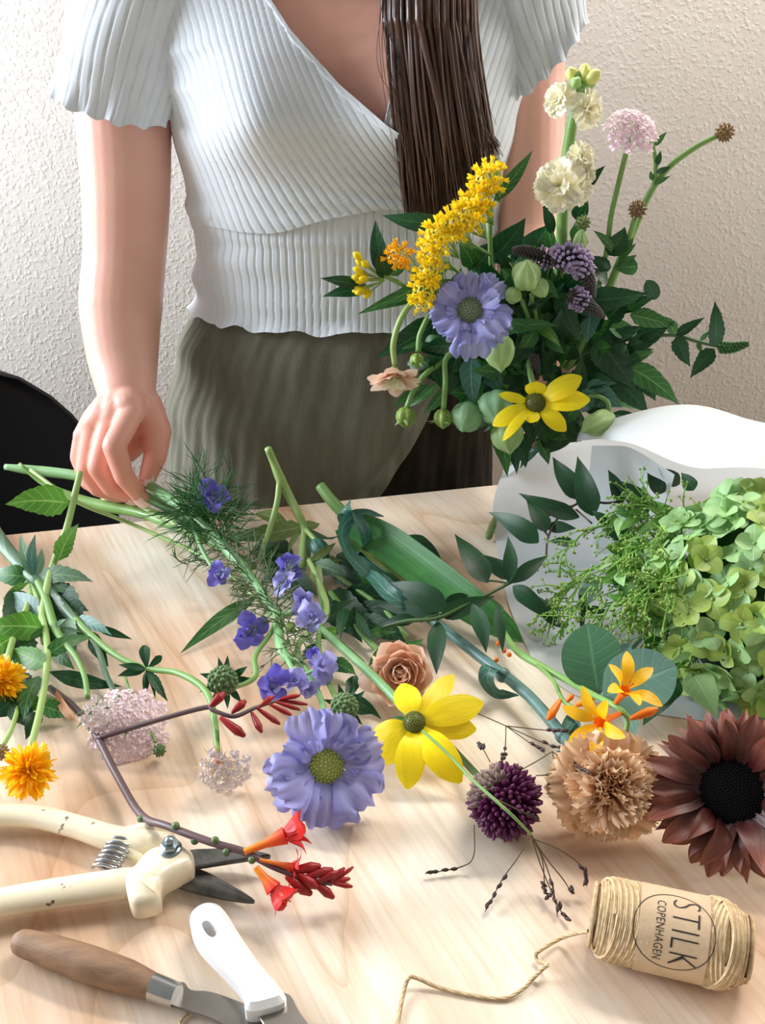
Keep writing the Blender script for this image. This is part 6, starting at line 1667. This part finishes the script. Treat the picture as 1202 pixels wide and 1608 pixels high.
# brown scabious seed heads
bs_ = bq('seeding_scabious', 'branching stem with two spiky brown seed heads at the top right of the bouquet', 'seed head', '1128 213 80, 1092 232 80.2, 1052 262 80.4, 1022 302 80.6, 996 360 80.8, 970 420 81, 940 490 81, 890 580 81', [3.5, 4, 4.5, 5, 6, 6.5, 6.5, 6, 6, 6], 'stem_green')
seed_head(bs_, P(1139, 208, .798), V((.8, -.5, .3)), 14, G['seed_brown'], 44, L=.5); seed_head(bs_, P(1002, 329, .795), V((.2, -.7, .6)), 14, G['seed_brown'], 44, L=.5); seed_head(bs_, P(916, 350, .795), V((0, -.5, .8)), 12, G['olive_leaf'], 40, L=.4)
yst(bs_, '998 342 80, 990 370 80.4, 978 400 80.8', 5, 'stem_green', name='side_stem'); yst(bs_, '1024 222 80, 1030 250 80.2, 1029 282 80.5, 1020 305 80.6', 3.5, 'stem_green', name='side_stem'); yst(bs_, '914 362 80, 906 390 80.4, 910 430 80.8', 3.5, 'stem_green', name='side_stem')
pod(bs_, P(912, 378, .792), V((0, -.3, 1)), 12, 18, G['pod_green'], name='bud')
leaves(bs_, '''1028 230 80.2 1048 207 80 5 mid_leaf lance
1030 262 80.2 1038 236 79.8 5 dark_leaf lance
1030 272 80.2 1054 262 79.8 5 dark_leaf lance
1026 284 80.4 1022 268 80.2 4 mid_leaf lance
1026 290 80.4 1054 276 80 4 mid_leaf lance
968 400 80.6 932 362 79.8 7 mid_leaf lance
955 400 80.6 982 356 80.2 16 dark_leaf ovate
976 398 80.6 996 372 80 6 mid_leaf lance
972 408 80.6 1000 382 80 6 mid_leaf lance
970 418 80.6 1000 400 79.8 9 mid_leaf lance .2
965 420 80.6 1002 418 79.6 14 mid_leaf obov
960 420 80.6 925 400 80 12 dark_leaf ovate .15
955 440 80.6 930 420 79.6 12 dark_leaf ovate .15
950 460 80.6 920 455 79.8 10 mid_leaf lance''', h=False)
# mint spikes
for pts, r, fr, lab in (('868 412 78.6, 845 400 78.2, 822 394 78, 806 393 78', 11, .35, 'dark agastache spike pointing left beside the tall pale pod'), ('872 418 77.6, 890 404 77.4, 910 412 77.5, 924 440 78, 930 466 78.6', 17, .6, 'fluffy mauve agastache spike in the middle of the bouquet top'), ('894 462 77, 912 472 77.2, 930 484 77.6, 946 496 78', 13, .35, 'mauve and grey agastache spike below the fluffy one'), ('838 556 78, 841 575 77.8, 844 596 77.8', 8, 0, 'small dark agastache spike above the drooping yellow flower'), ('885 392 79.4, 905 384 79.4, 922 378 79.6', 10, 0, 'dark agastache spike behind the fluffy mauve one')):
    t = thing('agastache', lab, 'flower', GRIP + V((0, 0, -.06)), 'mauve agastache spikes')
    p = ys(pts); spike(t, p, px(r, p[0]), G['spike_dark'], G['purple_floret'], fr, per=.0013)
    q = pts.split(',')[0].split() if fr < .5 and r != 8 else pts.split(',')[-1].split() if fr >= .5 else pts.split(',')[0].split()
    yst(t, f'{q[0]} {q[1]} {q[2]}, {float(q[0]) - 8} {float(q[1]) + 40} 80.5, 850 580 81' + tail(float(q[0]), float(q[1])), 3, 'stem_dark')
# toothed sprig to the right
ms_ = bq('mint_sprig', 'dark toothed leafy sprig reaching out to the right against the wall', 'foliage', '1132 545 79.5, 1095 536 79.8, 1060 526 80, 1020 528 80.4, 975 535 80.8, 920 560 81', [2.5, 3, 3.5, 4, 4, 4, 4, 4], 'stem_dark')
spike(ms_, ys('1128 545 79.5, 1150 546 79.4, 1176 540 79.3'), px(10, P(1150, 545, .795)), G['mid_leaf'], G['mid_leaf'], 0, name='spike')
leaves(ms_, '''922 472 79.6 1018 460 79 21 dark_leaf ovate .12
975 492 80 1036 462 79.4 10 dark_leaf lance
1030 470 79.4 1016 440 79 12 dark_leaf round
985 490 79.8 1004 456 79.6 10 mid_leaf ovate .16
990 494 79.6 1062 512 79.6 16 mid_leaf ovate .12
955 500 80 990 470 79.6 20 dark_leaf ovate .14
1000 530 80 1062 505 79.6 16 dark_leaf ovate .14
1062 526 79.8 1108 498 79.4 9 dark_leaf ovate .18
1064 528 79.8 1085 576 79.2 14 dark_leaf ovate .18
1124 545 79.5 1123 472 79.2 14 dark_leaf ovate .16
1122 548 79.5 1084 594 79.2 14 dark_leaf ovate .16
1096 538 79.8 1102 556 79.5 4 mid_leaf ovate
1100 536 79.6 1116 520 79.5 4 mid_leaf lance
1060 524 79.8 1040 496 79.6 10 mid_leaf ovate .16
985 545 80.2 1050 515 79.8 14 dark_leaf ovate .12
940 530 80.4 1000 612 79 30 dark_leaf ovate .1
985 575 79.6 1068 636 78.8 20 mid_leaf ovate .12
960 590 80 1020 650 79 22 dark_leaf ovate .14
990 565 79.6 1028 552 79.2 10 mid_leaf ovate .14
1000 590 79.8 1030 630 79.2 16 dark_leaf ovate .14
930 480 79.8 922 540 78.8 18 blue_leaf ovate .12
880 460 79 915 538 78 17 dark_leaf ovate .12''', h=False)
# broad leaves and the dense middle
bl = bq('broad_leaved_sprig', 'large glossy rounded leaves behind the cream stock', 'foliage', '800 400 82, 815 440 82, 830 520 82', 4, 'stem_green')
leaves(bl, '''770 410 82 826 342 82.5 24 dark_leaf ovate
800 400 82.4 860 400 82 26 dark_leaf ovate
820 410 82.4 866 350 83 22 dark_leaf ovate
740 430 82 790 380 82.6 22 dark_leaf ovate
725 440 81.6 770 470 81.4 22 mid_leaf ovate
745 420 82 720 380 82 16 mid_leaf ovate
830 420 82 800 450 81 18 dark_leaf ovate
700 480 81.4 725 420 81.6 12 mid_leaf lance''', h=False)
fs = bq('leafy_filler', 'dense dark green foliage filling the centre of the bouquet', 'foliage', '880 520 81, 862 590 81', 4, 'stem_green')
rf_ = random.Random(77)
for k in range(190):
    a = rf_.uniform(0, 2 * PI); q = math.sqrt(rf_.random())
    u, v = 838 + 135 * q * math.cos(a), 555 + 115 * q * math.sin(a)
    y = .788 + rf_.uniform(0, .045)
    d = V((u - 850, v - 600)); d = d.normalized() if d.length else V((0, 1))
    A, B = P(u, v, y), P(u + d.x * rf_.uniform(25, 62) + rf_.uniform(-20, 20), v + d.y * rf_.uniform(20, 55) + rf_.uniform(-18, 30), y - rf_.uniform(-.005, .02))
    leaf(fs, A, B, rf_.uniform(9, 19), G[rf_.choice(['dark_leaf', 'dark_leaf', 'dark_leaf', 'mid_leaf', 'smilax_leaf'])], prof=rf_.choice(['ovate', 'lance']), tooth=rf_.choice([0, .12, .15]), na=20)
for k in range(60):
    u, v = rf_.uniform(795, 885), rf_.uniform(470, 690)
    y = .792 + rf_.uniform(0, .022)
    leaf(fs, P(u, v, y), P(u + rf_.uniform(-50, 50), v + rf_.uniform(0, 60), y - rf_.uniform(-.01, .012)), rf_.uniform(10, 19), G[rf_.choice(['dark_leaf', 'dark_leaf', 'mid_leaf'])], prof='ovate', tooth=rf_.choice([0, .13]), na=20)
leaves(fs, '''822 640 77.6 800 668 77 12 dark_leaf ovate .12
860 655 77.6 880 690 77 13 dark_leaf ovate
870 668 77.4 848 692 76.8 13 mid_leaf ovate
845 660 77.4 860 700 77 12 dark_leaf ovate
825 655 77.6 838 692 77 11 dark_leaf ovate .12
880 650 77.6 905 680 77 14 dark_leaf ovate
862 640 77.2 895 660 76.8 12 dark_leaf ovate .12
895 670 77.4 862 712 77 14 dark_leaf ovate
835 675 77.6 822 708 77.4 11 dark_leaf lance
905 640 77.6 880 665 77 13 mid_leaf ovate .12
850 690 77.4 880 706 77 13 dark_leaf ovate
815 700 78 826 735 78 9 dark_leaf lance''', h=False)
leaves(fs, '''800 505 78 850 520 77.4 10 mid_leaf ovate .2
790 520 78 880 512 77.2 12 mid_leaf ovate .18
860 530 78.4 888 556 77.6 11 mid_leaf ovate .16
845 515 78 880 545 77.6 10 bright_leaf ovate .16
740 560 78.4 745 640 77.2 18 blue_leaf ovate
765 580 78.6 790 620 77.6 16 blue_leaf ovate .14
720 570 79 700 625 78 14 dark_leaf ovate .14
775 655 79 797 750 78.6 15 mid_leaf lance
800 690 78.8 812 745 79 10 dark_leaf lance
850 672 77.6 902 690 77 14 mid_leaf ovate
905 620 78.6 915 558 78 14 dark_leaf ovate
915 610 78.4 978 640 77.6 22 blue_leaf ovate
900 640 78.6 960 600 78.4 18 dark_leaf ovate
845 690 78.4 862 730 78.6 10 mid_leaf lance
960 650 79 1008 655 78 9 dark_leaf lance
640 570 80 700 560 79 12 dark_leaf ovate .14
760 600 79 720 660 78.6 10 mid_leaf lance
830 480 78.6 870 460 78 14 dark_leaf ovate .14
850 440 78.6 880 470 78 12 mid_leaf ovate .14
750 530 79 700 545 78 10 mid_leaf lance .14''', h=False)
